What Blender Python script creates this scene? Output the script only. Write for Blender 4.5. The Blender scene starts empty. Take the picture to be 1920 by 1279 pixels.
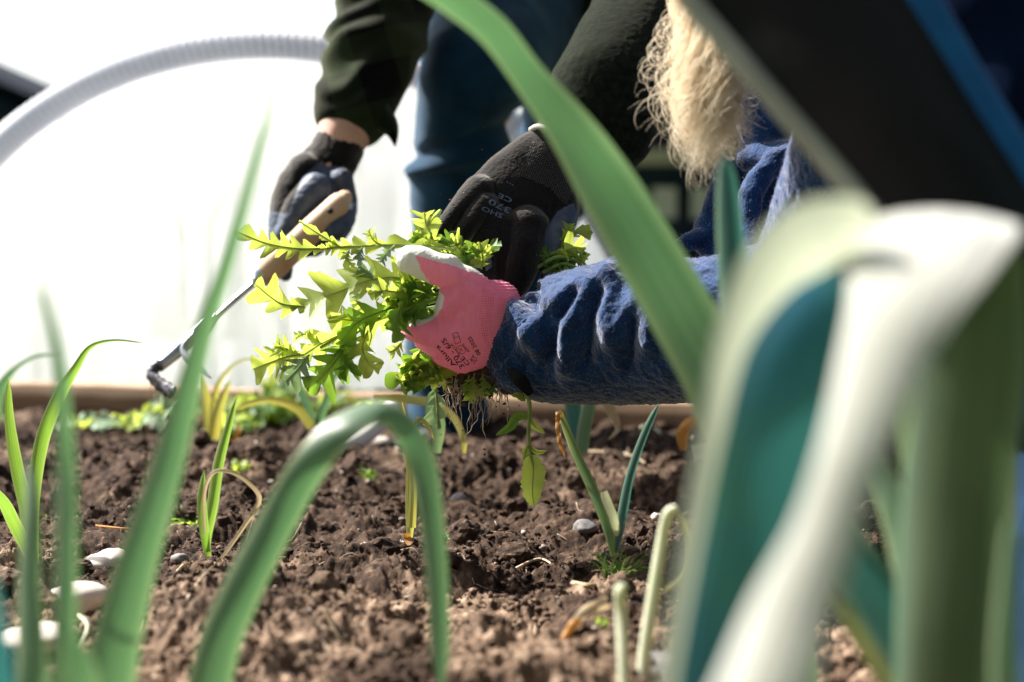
import bpy, math, random
import numpy as np
from mathutils import Vector
from mathutils.bvhtree import BVHTree
sc = bpy.context.scene
R = math.radians
rng = np.random.default_rng(7)
random.seed(7)

# ---------------- camera, sky, sun, exposure ----------------
CAM = np.array([0.0, 0.0, 0.335]); PITCH = 5.0; FPX = 2667.0; FOCUS = 1.41
cd = bpy.data.cameras.new('camera'); cam = bpy.data.objects.new('camera', cd)
sc.collection.objects.link(cam); sc.camera = cam
cam.location = CAM; cam.rotation_euler = (R(90-PITCH), 0, 0)
cd.lens = 50; cd.sensor_width = 36; cd.clip_start = 0.02; cd.clip_end = 800
cd.dof.use_dof = True; cd.dof.focus_distance = FOCUS; cd.dof.aperture_fstop = 2.7
SUN = np.array([-0.58, 0.30, 0.76]); SUN /= np.linalg.norm(SUN)
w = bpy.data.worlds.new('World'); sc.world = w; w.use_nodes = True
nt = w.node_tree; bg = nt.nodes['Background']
sky = nt.nodes.new('ShaderNodeTexSky'); sky.sky_type = 'NISHITA'; sky.sun_disc = False
sky.sun_elevation = math.asin(SUN[2]); sky.sun_rotation = math.atan2(SUN[0], SUN[1]) % (2*math.pi)
sky.air_density = 1.0; sky.dust_density = 3.5; sky.ozone_density = 1.0
# added direction weight on the sky: brighter ahead, dimmed behind camera to cut fill
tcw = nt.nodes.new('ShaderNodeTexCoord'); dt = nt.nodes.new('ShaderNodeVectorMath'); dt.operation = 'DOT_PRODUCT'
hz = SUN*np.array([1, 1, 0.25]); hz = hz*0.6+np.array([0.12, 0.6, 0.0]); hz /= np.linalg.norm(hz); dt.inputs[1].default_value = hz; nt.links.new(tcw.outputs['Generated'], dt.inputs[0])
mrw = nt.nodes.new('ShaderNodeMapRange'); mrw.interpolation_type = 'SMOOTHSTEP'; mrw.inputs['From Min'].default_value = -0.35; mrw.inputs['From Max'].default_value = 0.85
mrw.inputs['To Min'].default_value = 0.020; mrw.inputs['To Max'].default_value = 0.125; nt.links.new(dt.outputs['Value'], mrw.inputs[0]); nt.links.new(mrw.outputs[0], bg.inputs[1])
hs_ = nt.nodes.new('ShaderNodeHueSaturation'); hs_.inputs['Saturation'].default_value = 0.75; nt.links.new(sky.outputs[0], hs_.inputs['Color']); nt.links.new(hs_.outputs[0], bg.inputs[0])
sl = bpy.data.lights.new('sun', 'SUN'); so = bpy.data.objects.new('sun', sl); sc.collection.objects.link(so)
sl.energy = 5.0; sl.angle = R(0.55); sl.color = (1.0, 0.95, 0.88)
so.rotation_euler = Vector(-SUN).to_track_quat('-Z', 'Y').to_euler(); so.location = (0, 0, 5)
sc.view_settings.view_transform = 'Standard'; sc.view_settings.look = 'None'
sc.view_settings.exposure = 1.6; sc.view_settings.gamma = 1.0

# ---------------- helpers ----------------
cp, sp = math.cos(R(PITCH)), math.sin(R(PITCH))
FW = np.array([0, cp, -sp]); UP = np.array([0, sp, cp]); RT = np.array([1.0, 0, 0])
def P(px, py, d):
    return CAM + d*(FW + RT*((px-960)/FPX) + UP*((639.5-py)/FPX))
def pix(V):
    Q = V-CAM; d = Q@FW
    return np.stack([960+FPX*(Q@RT)/d, 639.5-FPX*(Q@UP)/d], 1)
def G(px, py, z=0.0):
    r = FW + RT*((px-960)/FPX) + UP*((639.5-py)/FPX); t = (z-CAM[2])/r[2]
    return CAM+r*t
def h3(ix, iy, iz):
    n = (ix*374761393 + iy*668265263 + iz*2147483647 + 1442695) & 0xffffffff
    n = ((n ^ (n >> 13))*1274126177) & 0xffffffff
    n = ((n ^ (n >> 16))*2246822519) & 0xffffffff
    return ((n ^ (n >> 15)) & 0xffffff)/float(0xffffff)
def vn(p, f=1.0, off=0.0):
    q = np.asarray(p)*f+off+100.0; i = np.floor(q).astype(np.int64); t = q-i; t = t*t*(3-2*t)
    r = 0
    for a in (0, 1):
        wx = t[:, 0] if a else 1-t[:, 0]
        for b in (0, 1):
            wy = t[:, 1] if b else 1-t[:, 1]
            for c in (0, 1):
                wz = t[:, 2] if c else 1-t[:, 2]
                r = r+wx*wy*wz*h3(i[:, 0]+a, i[:, 1]+b, i[:, 2]+c)
    return r*2-1
def cat(pts, n):
    A = np.asarray(pts, float); m = len(A)
    if m == 2:
        t = np.linspace(0, 1, n)[:, None]; return A[0]*(1-t)+A[1]*t
    E = np.vstack([2*A[0]-A[1], A, 2*A[-1]-A[-2]]); out = []
    for s in np.linspace(0, m-1-1e-9, n):
        k = int(s); t = s-k; a, b, c, d = E[k], E[k+1], E[k+2], E[k+3]
        out.append(0.5*((2*b)+(-a+c)*t+(2*a-5*b+4*c-d)*t*t+(-a+3*b-3*c+d)*t**3))
    return np.array(out)
def nrm(v):
    v = np.asarray(v, float); return v/(np.linalg.norm(v, axis=-1, keepdims=True)+1e-12)
def mesh_np(name, V, F, mats=(), mi=None, smooth=True, uv=None):
    """F: (n,3) or (n,4) int array, or list of arrays"""
    me = bpy.data.meshes.new(name)
    Fs = F if isinstance(F, list) else [F]
    Fs = [np.asarray(f, np.int32) for f in Fs if len(f)]
    me.vertices.add(len(V)); me.vertices.foreach_set('co', np.asarray(V, np.float32).ravel())
    li = np.concatenate([f.ravel() for f in Fs]); tot = np.concatenate([np.full(len(f), f.shape[1], np.int32) for f in Fs])
    me.loops.add(len(li)); me.loops.foreach_set('vertex_index', li)
    me.polygons.add(len(tot)); st = np.concatenate([[0], np.cumsum(tot)[:-1]]).astype(np.int32)
    me.polygons.foreach_set('loop_start', st); me.polygons.foreach_set('loop_total', tot)
    if mi is not None: me.polygons.foreach_set('material_index', np.asarray(mi, np.int32))
    me.polygons.foreach_set('use_smooth', np.full(len(tot), smooth))
    if uv is not None:
        l = me.uv_layers.new(name='UVMap'); l.data.foreach_set('uv', np.asarray(uv, np.float32)[li].ravel())
    me.update(calc_edges=True); me.validate()
    for m in mats: me.materials.append(m)
    return me
class MB:
    def __init__(s): s.V = []; s.Q = []; s.T = []; s.U = []; s.n = 0; s.qm = []; s.tm = []
    def add(s, V, F, uv=None, m=0):
        V = np.asarray(V, float); F = np.asarray(F, int)
        if uv is None: uv = np.zeros((len(V), 2))
        if F.shape[1] == 4: s.Q.append(F+s.n); s.qm += [m]*len(F)
        else: s.T.append(F+s.n); s.tm += [m]*len(F)
        s.V.append(V); s.U.append(uv); s.n += len(V); return s
    def mesh(s, name, mats, org=(0, 0, 0), smooth=True):
        F = []; mi = []
        if s.Q: F.append(np.vstack(s.Q)); mi += s.qm
        if s.T: F.append(np.vstack(s.T)); mi += s.tm
        return mesh_np(name, np.vstack(s.V)-np.asarray(org), F, mats, mi, smooth, np.vstack(s.U))
    def build(s, name, mats, parent=None, smooth=True):
        if not isinstance(mats, (list, tuple)): mats = [mats]
        org = org_of(parent)
        return link(bpy.data.objects.new(name, s.mesh(name, mats, org, smooth)), parent)
def org_of(p):
    o = np.zeros(3)
    while p is not None: o = o+np.array(p.location); p = p.parent
    return o
def link(o, parent=None):
    sc.collection.objects.link(o)
    if parent is not None: o.parent = parent
    return o
def tag(o, label=None, cat_=None, group=None, kind=None):
    if label: o['label'] = label
    if cat_: o['category'] = cat_
    if group: o['group'] = group
    if kind: o['kind'] = kind
    return o
def thing(name, loc, label, cat_, group=None):
    o = bpy.data.objects.new(name, None); o.empty_display_size = 0.02; sc.collection.objects.link(o)
    o.location = [float(x) for x in loc]; return tag(o, label, cat_, group)
def tube(path, ra, rb=None, seg=12, hint=None, caps=True):
    """closed tube along path; ra across the view, rb in depth"""
    path = np.asarray(path, float); n = len(path); ra = np.broadcast_to(np.asarray(ra, float), (n,)).copy()
    rb = ra.copy() if rb is None else np.broadcast_to(np.asarray(rb, float), (n,)).copy()
    T = nrm(np.gradient(path, axis=0)); H = FW if hint is None else np.asarray(hint, float)
    S = np.cross(T, H); L = np.linalg.norm(S, axis=1)
    for k in range(n):
        if L[k] < 0.05: S[k] = S[k-1] if k else np.cross(T[k], [0.3, 0.2, 0.9])
    S = nrm(S); D = nrm(np.cross(S, T))
    if caps:
        a = []; b = []; c = []; e = []; SS = []; DD = []
        for fr in (0.12, 0.45, 0.8):
            k = math.sqrt(1-(1-fr)**2); rr = min(ra[0], rb[0]); a.append(path[0]-T[0]*rr*(1-fr)); b.append(ra[0]*k); c.append(rb[0]*k)
        for fr in (0.8, 0.45, 0.12):
            k = math.sqrt(1-(1-fr)**2); rr = min(ra[-1], rb[-1]); SS.append(path[-1]+T[-1]*rr*(1-fr)); DD.append((ra[-1]*k, rb[-1]*k))
        path = np.vstack([a, path, SS]); ra = np.r_[b, ra, [x[0] for x in DD]]; rb = np.r_[c, rb, [x[1] for x in DD]]
        S = np.vstack([[S[0]]*3, S, [S[-1]]*3]); D = np.vstack([[D[0]]*3, D, [D[-1]]*3]); n += 6
    th = np.linspace(0, 2*math.pi, seg, endpoint=False)
    V = (path[:, None]+S[:, None]*(ra[:, None]*np.cos(th))[..., None]+D[:, None]*(rb[:, None]*np.sin(th))[..., None]).reshape(-1, 3)
    i = np.arange(n-1)[:, None]*seg; j = np.arange(seg); j2 = (j+1) % seg
    F = np.stack([i+j, i+j2, i+seg+j2, i+seg+j], -1).reshape(-1, 4)
    uv = np.stack([np.tile(np.arange(seg)/seg, n), np.repeat(np.linspace(0, 1, n), seg)], 1)
    V = np.vstack([V, path[0], path[-1]]); uv = np.vstack([uv, [.5, 0], [.5, 1]]); N = n*seg
    C = np.array([[j2[k], j[k], N] for k in range(seg)]+[[(n-1)*seg+j[k], (n-1)*seg+j2[k], N+1] for k in range(seg)])
    return V, F, C, uv
def add_tube(mb, path, ra, rb=None, seg=10, hint=None, m=0, caps=True):
    V, F, C, uv = tube(path, ra, rb, seg, hint, caps); k = mb.n
    mb.add(V, F, uv, m); mb.T.append(C+k); mb.tm += [m]*len(C); return mb
def chain(keys, n=None, flat=1.0, seg=20):
    """keys: (px, py, depth, r_px [, flat]) -> closed tapered tube"""
    K = [(list(k)+[flat])[:5] for k in keys]; n = n or 8*len(K)
    K = cat(K, n); path = np.array([P(k[0], k[1], k[2]) for k in K]); ra = K[:, 3]*K[:, 2]/FPX
    return tube(path, ra, ra*K[:, 4], seg)
def blob(chains, voxel=0.003, smooth=4, disp=None):
    V = []; Q = []; T = []; n = 0
    for (v, f, c, uv) in chains:
        V.append(v); Q.append(f+n); T.append(c+n); n += len(v)
    me = mesh_np('tmp', np.vstack(V), [np.vstack(Q), np.vstack(T)])
    o = bpy.data.objects.new('tmp', me); sc.collection.objects.link(o)
    m = o.modifiers.new('r', 'REMESH'); m.mode = 'VOXEL'; m.voxel_size = voxel
    if smooth:
        s = o.modifiers.new('s', 'SMOOTH'); s.iterations = smooth; s.factor = 0.5
    dg = bpy.context.evaluated_depsgraph_get(); ev = o.evaluated_get(dg); em = ev.to_mesh()
    V = np.empty(len(em.vertices)*3); em.vertices.foreach_get('co', V); V = V.reshape(-1, 3)
    N = np.empty(len(em.vertices)*3); em.vertices.foreach_get('normal', N); N = N.reshape(-1, 3)
    tot = np.empty(len(em.polygons), int); em.polygons.foreach_get('loop_total', tot)
    li = np.empty(len(em.loops), int); em.loops.foreach_get('vertex_index', li)
    ev.to_mesh_clear(); bpy.data.objects.remove(o); 
    st = np.r_[0, np.cumsum(tot)[:-1]]
    q = st[tot == 4]; t = st[tot == 3]
    F = [li[q[:, None]+np.arange(4)]]
    if len(t): F.append(li[t[:, None]+np.arange(3)])
    if disp is not None: V = V+N*disp(V, N)[:, None]
    return V, F, N
def vnormals(V, F):
    N = np.zeros_like(V)
    for f in F:
        fn = np.cross(V[f[:, 1]]-V[f[:, 0]], V[f[:, -1]]-V[f[:, 0]])
        for k in range(f.shape[1]): np.add.at(N, f[:, k], fn)
    return nrm(N)
def put(name, V, F, mats, parent=None, mi=None, smooth=True):
    if not isinstance(mats, (list, tuple)): mats = [mats]
    return link(bpy.data.objects.new(name, mesh_np(name, V-org_of(parent), F, mats, mi, smooth)), parent)
def inpoly(pts, poly):
    x, y = pts[:, 0], pts[:, 1]; r = np.zeros(len(x), bool); n = len(poly); j = n-1
    for i in range(n):
        xi, yi = poly[i]; xj, yj = poly[j]
        r ^= ((yi > y) != (yj > y)) & (x < (xj-xi)*(y-yi)/(yj-yi+1e-12)+xi); j = i
    return r

# ---------------- materials ----------------
def newmat(name):
    m = bpy.data.materials.new(name); m.use_nodes = True; n = m.node_tree.nodes; n.clear(); return m, n, m.node_tree.links
def mat(name, c1, c2=None, rough=0.7, scale=40, bump=0.0, bscale=None, trans=0.0, tcol=None, spec=0.4, metal=0.0, sheen=0.0, sheen_c=(1, 1, 1), det=5, contrast=(0.35, 0.65), dist=0.001, veins=False, edge=None, coat=0.0, stretch=None):
    m, n, l = newmat(name); out = n.new('ShaderNodeOutputMaterial'); b = n.new('ShaderNodeBsdfPrincipled')
    tc = n.new('ShaderNodeTexCoord'); co = tc.outputs['Object']
    if stretch:
        mp = n.new('ShaderNodeMapping'); mp.inputs['Scale'].default_value = stretch; l.new(co, mp.inputs[0]); co = mp.outputs[0]
    nz = n.new('ShaderNodeTexNoise'); nz.inputs['Scale'].default_value = scale; nz.inputs['Detail'].default_value = det; l.new(co, nz.inputs['Vector'])
    rp = n.new('ShaderNodeValToRGB'); rp.color_ramp.elements[0].position, rp.color_ramp.elements[1].position = contrast
    rp.color_ramp.elements[0].color = (*c1, 1); rp.color_ramp.elements[1].color = (*(c2 or c1), 1)
    l.new(nz.outputs['Fac'], rp.inputs[0]); col = rp.outputs[0]; hgt = None
    if veins:
        uvn = n.new('ShaderNodeSeparateXYZ'); l.new(tc.outputs['UV'], uvn.inputs[0])
        wv = n.new('ShaderNodeMath'); wv.operation = 'MULTIPLY'; wv.inputs[1].default_value = veins*2*math.pi; l.new(uvn.outputs[0], wv.inputs[0])
        sn = n.new('ShaderNodeMath'); sn.operation = 'SINE'; l.new(wv.outputs[0], sn.inputs[0])
        mr = n.new('ShaderNodeMapRange'); mr.inputs['From Min'].default_value = -1; mr.inputs['To Min'].default_value = 0.8; mr.inputs['To Max'].default_value = 1.15; l.new(sn.outputs[0], mr.inputs[0])
        mx = n.new('ShaderNodeMix'); mx.data_type = 'RGBA'; mx.blend_type = 'MULTIPLY'; mx.inputs[0].default_value = 1
        l.new(col, mx.inputs[6]); l.new(mr.outputs[0], mx.inputs[7]); col = mx.outputs[2]; hgt = sn.outputs[0]
        mpv = n.new('ShaderNodeMapping'); mpv.inputs['Scale'].default_value = (9, 1.6, 1); l.new(tc.outputs['UV'], mpv.inputs[0]); zv = n.new('ShaderNodeTexNoise'); zv.inputs['Scale'].default_value = 1.0; zv.inputs['Detail'].default_value = 4; l.new(mpv.outputs[0], zv.inputs['Vector'])
        mv = n.new('ShaderNodeMapRange'); mv.inputs['From Min'].default_value = 0.3; mv.inputs['From Max'].default_value = 0.7; mv.inputs['To Min'].default_value = 0.55; mv.inputs['To Max'].default_value = 1.35; l.new(zv.outputs['Fac'], mv.inputs[0])
        mw = n.new('ShaderNodeMix'); mw.data_type = 'RGBA'; mw.blend_type = 'MULTIPLY'; mw.inputs[0].default_value = 1; l.new(col, mw.inputs[6]); l.new(mv.outputs[0], mw.inputs[7]); col = mw.outputs[2]
    if edge is not None:
        u2 = n.new('ShaderNodeSeparateXYZ'); l.new(tc.outputs['UV'], u2.inputs[0])
        a = n.new('ShaderNodeMath'); a.operation = 'SUBTRACT'; a.inputs[1].default_value = 0.5; l.new(u2.outputs[0], a.inputs[0])
        a2 = n.new('ShaderNodeMath'); a2.operation = 'ABSOLUTE'; l.new(a.outputs[0], a2.inputs[0])
        m2 = n.new('ShaderNodeMapRange'); m2.inputs['From Min'].default_value = 0.30; m2.inputs['From Max'].default_value = 0.5; l.new(a2.outputs[0], m2.inputs[0])
        mx = n.new('ShaderNodeMix'); mx.data_type = 'RGBA'; l.new(m2.outputs[0], mx.inputs[0]); l.new(col, mx.inputs[6]); mx.inputs[7].default_value = (*edge, 1); col = mx.outputs[2]
    l.new(col, b.inputs['Base Color']); b.inputs['Roughness'].default_value = rough; b.inputs['Metallic'].default_value = metal
    b.inputs['Specular IOR Level'].default_value = spec
    if sheen: b.inputs['Sheen Weight'].default_value = sheen; b.inputs['Sheen Tint'].default_value = (*sheen_c, 1); b.inputs['Sheen Roughness'].default_value = 0.5
    if coat: b.inputs['Coat Weight'].default_value = coat; b.inputs['Coat Roughness'].default_value = 0.3
    if bump:
        bm = n.new('ShaderNodeBump'); bm.inputs['Strength'].default_value = bump; bm.inputs['Distance'].default_value = dist
        bz = n.new('ShaderNodeTexNoise'); bz.inputs['Scale'].default_value = bscale or scale*4; bz.inputs['Detail'].default_value = 6; l.new(co, bz.inputs['Vector'])
        if hgt is not None:
            ad = n.new('ShaderNodeMath'); ad.operation = 'MULTIPLY_ADD'; ad.inputs[1].default_value = 0.3; l.new(hgt, ad.inputs[0]); l.new(bz.outputs['Fac'], ad.inputs[2]); l.new(ad.outputs[0], bm.inputs['Height'])
        else: l.new(bz.outputs['Fac'], bm.inputs['Height'])
        l.new(bm.outputs[0], b.inputs['Normal'])
    if trans:
        t = n.new('ShaderNodeBsdfTranslucent'); mix = n.new('ShaderNodeMixShader'); mix.inputs[0].default_value = trans
        if tcol is None: l.new(col, t.inputs[0])
        else:
            mm = n.new('ShaderNodeMix'); mm.data_type = 'RGBA'; mm.inputs[0].default_value = 0.75; l.new(col, mm.inputs[6]); mm.inputs[7].default_value = (*tcol, 1); l.new(mm.outputs[2], t.inputs[0])
        l.new(b.outputs[0], mix.inputs[1]); l.new(t.outputs[0], mix.inputs[2]); l.new(mix.outputs[0], out.inputs[0])
    else: l.new(b.outputs[0], out.inputs[0])
    return m
def soil_mat():
    m, n, l = newmat('soil'); out = n.new('ShaderNodeOutputMaterial'); b = n.new('ShaderNodeBsdfPrincipled'); tc = n.new('ShaderNodeTexCoord')
    def noise(s, d=6):
        z = n.new('ShaderNodeTexNoise'); z.inputs['Scale'].default_value = s; z.inputs['Detail'].default_value = d; l.new(tc.outputs['Object'], z.inputs['Vector']); return z.outputs['Fac']
    def ramp(f, cs):
        r = n.new('ShaderNodeValToRGB'); e = r.color_ramp.elements
        while len(e) < len(cs): e.new(0.5)
        for k, (p, c) in enumerate(cs): e[k].position = p; e[k].color = (*c, 1)
        l.new(f, r.inputs[0]); return r.outputs[0]
    dry = ramp(noise(90), [(0.3, (0.07, 0.042, 0.026)), (0.52, (0.155, 0.104, 0.070)), (0.70, (0.37, 0.270, 0.190))])
    wet = ramp(noise(120), [(0.3, (0.012, 0.008, 0.006)), (0.55, (0.050, 0.029, 0.018)), (0.8, (0.17, 0.11, 0.075))])
    wf = noise(7, 3); ad = n.new('ShaderNodeMath'); ad.operation = 'MULTIPLY_ADD'; ad.inputs[1].default_value = 1.0
    sx = n.new('ShaderNodeSeparateXYZ'); l.new(tc.outputs['Object'], sx.inputs[0])
    mr = n.new('ShaderNodeMapRange'); mr.inputs['From Min'].default_value = 0.95; mr.inputs['From Max'].default_value = 1.5
    mr.inputs['To Min'].default_value = -0.05; mr.inputs['To Max'].default_value = 0.16; l.new(sx.outputs[1], mr.inputs[0])
    l.new(wf, ad.inputs[0]); l.new(mr.outputs[0], ad.inputs[2])
    f = ramp(ad.outputs[0], [(0.44, (0, 0, 0)), (0.58, (1, 1, 1))])
    mx = n.new('ShaderNodeMix'); mx.data_type = 'RGBA'; l.new(f, mx.inputs[0]); l.new(dry, mx.inputs[6]); l.new(wet, mx.inputs[7])
    l.new(mx.outputs[2], b.inputs['Base Color']); b.inputs['Roughness'].default_value = 0.92; b.inputs['Specular IOR Level'].default_value = 0.2
    bm = n.new('ShaderNodeBump'); bm.inputs['Strength'].default_value = 0.9; bm.inputs['Distance'].default_value = 0.0015
    l.new(noise(700, 5), bm.inputs['Height']); l.new(bm.outputs[0], b.inputs['Normal']); l.new(b.outputs[0], out.inputs[0]); return m
SOIL = soil_mat()
LEEK = mat('leek_green', (0.09, 0.17, 0.10), (0.17, 0.26, 0.16), rough=0.36, scale=9, bump=0.3, bscale=60, coat=0.25, trans=0.42, tcol=(0.085, 0.22, 0.065), spec=0.5, veins=16, edge=(0.36, 0.44, 0.24), stretch=(1, 1, 0.3))
LEEKB = mat('leek_bluegreen', (0.03, 0.11, 0.11), (0.06, 0.16, 0.13), rough=0.38, scale=8, bump=0.3, bscale=60, coat=0.2, trans=0.34, tcol=(0.025, 0.15, 0.11), spec=0.5, veins=18, edge=(0.20, 0.33, 0.19), stretch=(1, 1, 0.3))
LEEKD = mat('leek_shaded', (0.07, 0.10, 0.05), (0.12, 0.16, 0.09), rough=0.45, scale=7, trans=0.25, tcol=(0.03, 0.07, 0.015), veins=14, edge=(0.16, 0.22, 0.15), bump=0.2)  # darker leek copy, the leaf's shade is put into the colour
LEEKT = mat('leek_teal', (0.02, 0.13, 0.20), (0.07, 0.24, 0.13), rough=0.4, scale=9, trans=0.35, tcol=(0.03, 0.17, 0.16), veins=14, bump=0.2)
LEEKM = mat('leek_sunlit_margin', (0.54, 0.57, 0.46), (0.64, 0.66, 0.56), rough=0.45, scale=7, trans=0.4, tcol=(0.46, 0.50, 0.36), veins=8)  # pale leek copy, sunlight on the folded margin is put into the colour
LEEKW = mat('leek_waxy_sunlit', (0.30, 0.31, 0.26), (0.42, 0.42, 0.37), rough=0.5, scale=10, bump=0.2, bscale=50, trans=0.15, tcol=(0.3, 0.5, 0.15), spec=0.6, veins=14, sheen=0.5)  # whitened copy of the waxy leaf, sun glare is put into the colour
SEED = mat('seedling_leaf', (0.12, 0.24, 0.05), (0.22, 0.34, 0.07), rough=0.45, scale=30, trans=0.5, tcol=(0.20, 0.36, 0.03), veins=5, edge=(0.5, 0.5, 0.25), bump=0.2)
YEL = mat('yellowed_leaf', (0.44, 0.37, 0.09), (0.34, 0.36, 0.12), rough=0.5, scale=25, trans=0.5, tcol=(0.42, 0.40, 0.07), veins=5, bump=0.2)
ORG = mat('orange_leaf', (0.55, 0.26, 0.05), (0.40, 0.20, 0.06), rough=0.6, scale=40, trans=0.4, tcol=(0.5, 0.22, 0.03), veins=4, bump=0.3)
DRY = mat('dry_leaf', (0.50, 0.42, 0.28), (0.34, 0.24, 0.13), rough=0.7, scale=60, trans=0.25, tcol=(0.7, 0.55, 0.3), veins=5, bump=0.5)
STALK = mat('pale_stalk', (0.62, 0.62, 0.48), (0.50, 0.55, 0.36), rough=0.45, scale=20, trans=0.25, tcol=(0.7, 0.75, 0.35), bump=0.15)
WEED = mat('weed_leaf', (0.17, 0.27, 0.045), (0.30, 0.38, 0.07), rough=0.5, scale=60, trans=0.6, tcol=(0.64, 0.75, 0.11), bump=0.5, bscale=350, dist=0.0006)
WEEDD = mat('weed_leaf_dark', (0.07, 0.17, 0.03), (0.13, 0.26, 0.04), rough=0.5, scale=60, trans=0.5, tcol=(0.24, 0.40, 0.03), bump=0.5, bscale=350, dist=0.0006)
WEEDG = mat('weed_leaf_grey', (0.13, 0.22, 0.12), (0.22, 0.32, 0.20), rough=0.6, scale=80, trans=0.3, tcol=(0.3, 0.45, 0.15), bump=0.4)
STEM = mat('weed_stem', (0.22, 0.33, 0.08), (0.35, 0.42, 0.14), rough=0.5, scale=80, trans=0.3, tcol=(0.5, 0.6, 0.12))
ROOT = mat('root', (0.42, 0.32, 0.22), (0.55, 0.45, 0.34), rough=0.8, scale=200, trans=0.2)
STONE = mat('stone', (0.42, 0.37, 0.32), (0.62, 0.56, 0.50), rough=0.7, scale=45, bump=0.3, bscale=250, contrast=(0.3, 0.7))
STONED = mat('stone_dark', (0.07, 0.07, 0.075), (0.20, 0.18, 0.17), rough=0.75, scale=60, bump=0.4, bscale=250)
WOOD = mat('weathered_board', (0.22, 0.14, 0.08), (0.34, 0.24, 0.15), rough=0.8, scale=14, bump=0.5, bscale=90, stretch=(0.3, 1, 6))
HANDLE = mat('ash_handle', (0.46, 0.30, 0.19), (0.62, 0.43, 0.29), rough=0.55, scale=20, bump=0.25, bscale=160, stretch=(1, 1, 0.4))
STEEL = mat('steel', (0.40, 0.42, 0.45), (0.55, 0.57, 0.60), rough=0.32, metal=0.9, scale=60, bump=0.2, spec=0.5)
STEELD = mat('soiled_steel', (0.05, 0.045, 0.05), (0.28, 0.28, 0.32), rough=0.4, metal=0.7, scale=90, bump=0.6, contrast=(0.45, 0.6))
DENIM = mat('denim', (0.003, 0.020, 0.045), (0.008, 0.042, 0.085), rough=0.85, scale=16, bump=0.35, bscale=900, dist=0.0004, sheen=0.2, sheen_c=(0.6, 0.8, 1), spec=0.08)
SKIN = mat('skin', (0.50, 0.27, 0.20), (0.60, 0.36, 0.28), rough=0.55, scale=35, bump=0.15, bscale=400, dist=0.0004)
def tartan():
    m, n, l = newmat('dark_plaid'); out = n.new('ShaderNodeOutputMaterial'); b = n.new('ShaderNodeBsdfPrincipled'); tc = n.new('ShaderNodeTexCoord')
    mp = n.new('ShaderNodeMapping'); mp.inputs['Rotation'].default_value = (0, R(17), 0); l.new(tc.outputs['Object'], mp.inputs[0])
    s = n.new('ShaderNodeSeparateXYZ'); l.new(mp.outputs[0], s.inputs[0]); fs = []
    for k in (0, 2):
        a = n.new('ShaderNodeMath'); a.operation = 'MULTIPLY'; a.inputs[1].default_value = 70; l.new(s.outputs[k], a.inputs[0])
        c = n.new('ShaderNodeMath'); c.operation = 'SINE'; l.new(a.outputs[0], c.inputs[0]); q = n.new('ShaderNodeMath'); q.operation = 'GREATER_THAN'; q.inputs[1].default_value = 0.1; l.new(c.outputs[0], q.inputs[0]); fs.append(q.outputs[0])
    ad = n.new('ShaderNodeMath'); ad.operation = 'ADD'; l.new(fs[0], ad.inputs[0]); l.new(fs[1], ad.inputs[1])
    r = n.new('ShaderNodeMapRange'); r.inputs['From Max'].default_value = 2; l.new(ad.outputs[0], r.inputs[0])
    mx = n.new('ShaderNodeMix'); mx.data_type = 'RGBA'; l.new(r.outputs[0], mx.inputs[0]); mx.inputs[6].default_value = (0.001, 0.0015, 0.003, 1); mx.inputs[7].default_value = (0.016, 0.025, 0.012, 1)
    l.new(mx.outputs[2], b.inputs['Base Color']); b.inputs['Roughness'].default_value = 0.9; b.inputs['Specular IOR Level'].default_value = 0.03
    b.inputs['Sheen Weight'].default_value = 0.18; b.inputs['Sheen Tint'].default_value = (0.8, 0.85, 0.6, 1)
    bm = n.new('ShaderNodeBump'); bm.inputs['Distance'].default_value = 0.0008; bm.inputs['Strength'].default_value = 0.6; z = n.new('ShaderNodeTexNoise'); z.inputs['Scale'].default_value = 500; l.new(tc.outputs['Object'], z.inputs['Vector']); l.new(z.outputs['Fac'], bm.inputs['Height']); l.new(bm.outputs[0], b.inputs['Normal'])
    l.new(b.outputs[0], out.inputs[0]); return m
PLAID = tartan()
GKNIT = mat('black_knit', (0.002, 0.002, 0.003), (0.006, 0.0055, 0.007), rough=0.9, scale=300, bump=0.6, bscale=700, dist=0.0006, sheen=0.45, sheen_c=(1, 0.95, 0.9), spec=0.03)
GCOAT = mat('grey_coating', (0.035, 0.055, 0.10), (0.08, 0.10, 0.14), rough=0.6, scale=70, bump=0.2, bscale=300, spec=0.35)
GDOT = mat('knit_dot', (0.22, 0.22, 0.22), rough=0.9)
PINK = mat('pink_knit', (0.86, 0.24, 0.40), (0.90, 0.29, 0.45), rough=0.85, scale=120, bump=0.5, bscale=500, dist=0.0004, sheen=0.3, sheen_c=(1, 0.75, 0.85), trans=0.30, tcol=(1.0, 0.30, 0.36), stretch=(2.2, 1, 0.6))
PINKD = mat('pink_knit_gap', (0.58, 0.05, 0.13), rough=0.9)
LATEX = mat('white_latex', (0.66, 0.68, 0.64), (0.74, 0.75, 0.71), rough=0.38, scale=30, bump=0.1, bscale=120, trans=0.15, tcol=(0.9, 0.9, 0.8))
FLEECE = mat('navy_fleece', (0.001, 0.018, 0.066), (0.003, 0.036, 0.120), rough=0.95, scale=60, bump=1.0, bscale=260, dist=0.002, sheen=0.55, sheen_c=(0.9, 0.9, 1), spec=0.02)
FUZZ = mat('navy_fleece_fibre', (0.36, 0.36, 0.46), (0.60, 0.60, 0.68), rough=0.9, scale=60, spec=0.05, trans=0.25)
INK = mat('black_ink', (0.012, 0.006, 0.010), rough=0.7)
INKG = mat('grey_ink', (0.10, 0.14, 0.22), rough=0.7)
BLACKC = mat('black_jacket', (0.008, 0.010, 0.010), (0.022, 0.018, 0.020), rough=0.8, scale=6, bump=0.2, bscale=60, spec=0.05)
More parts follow.
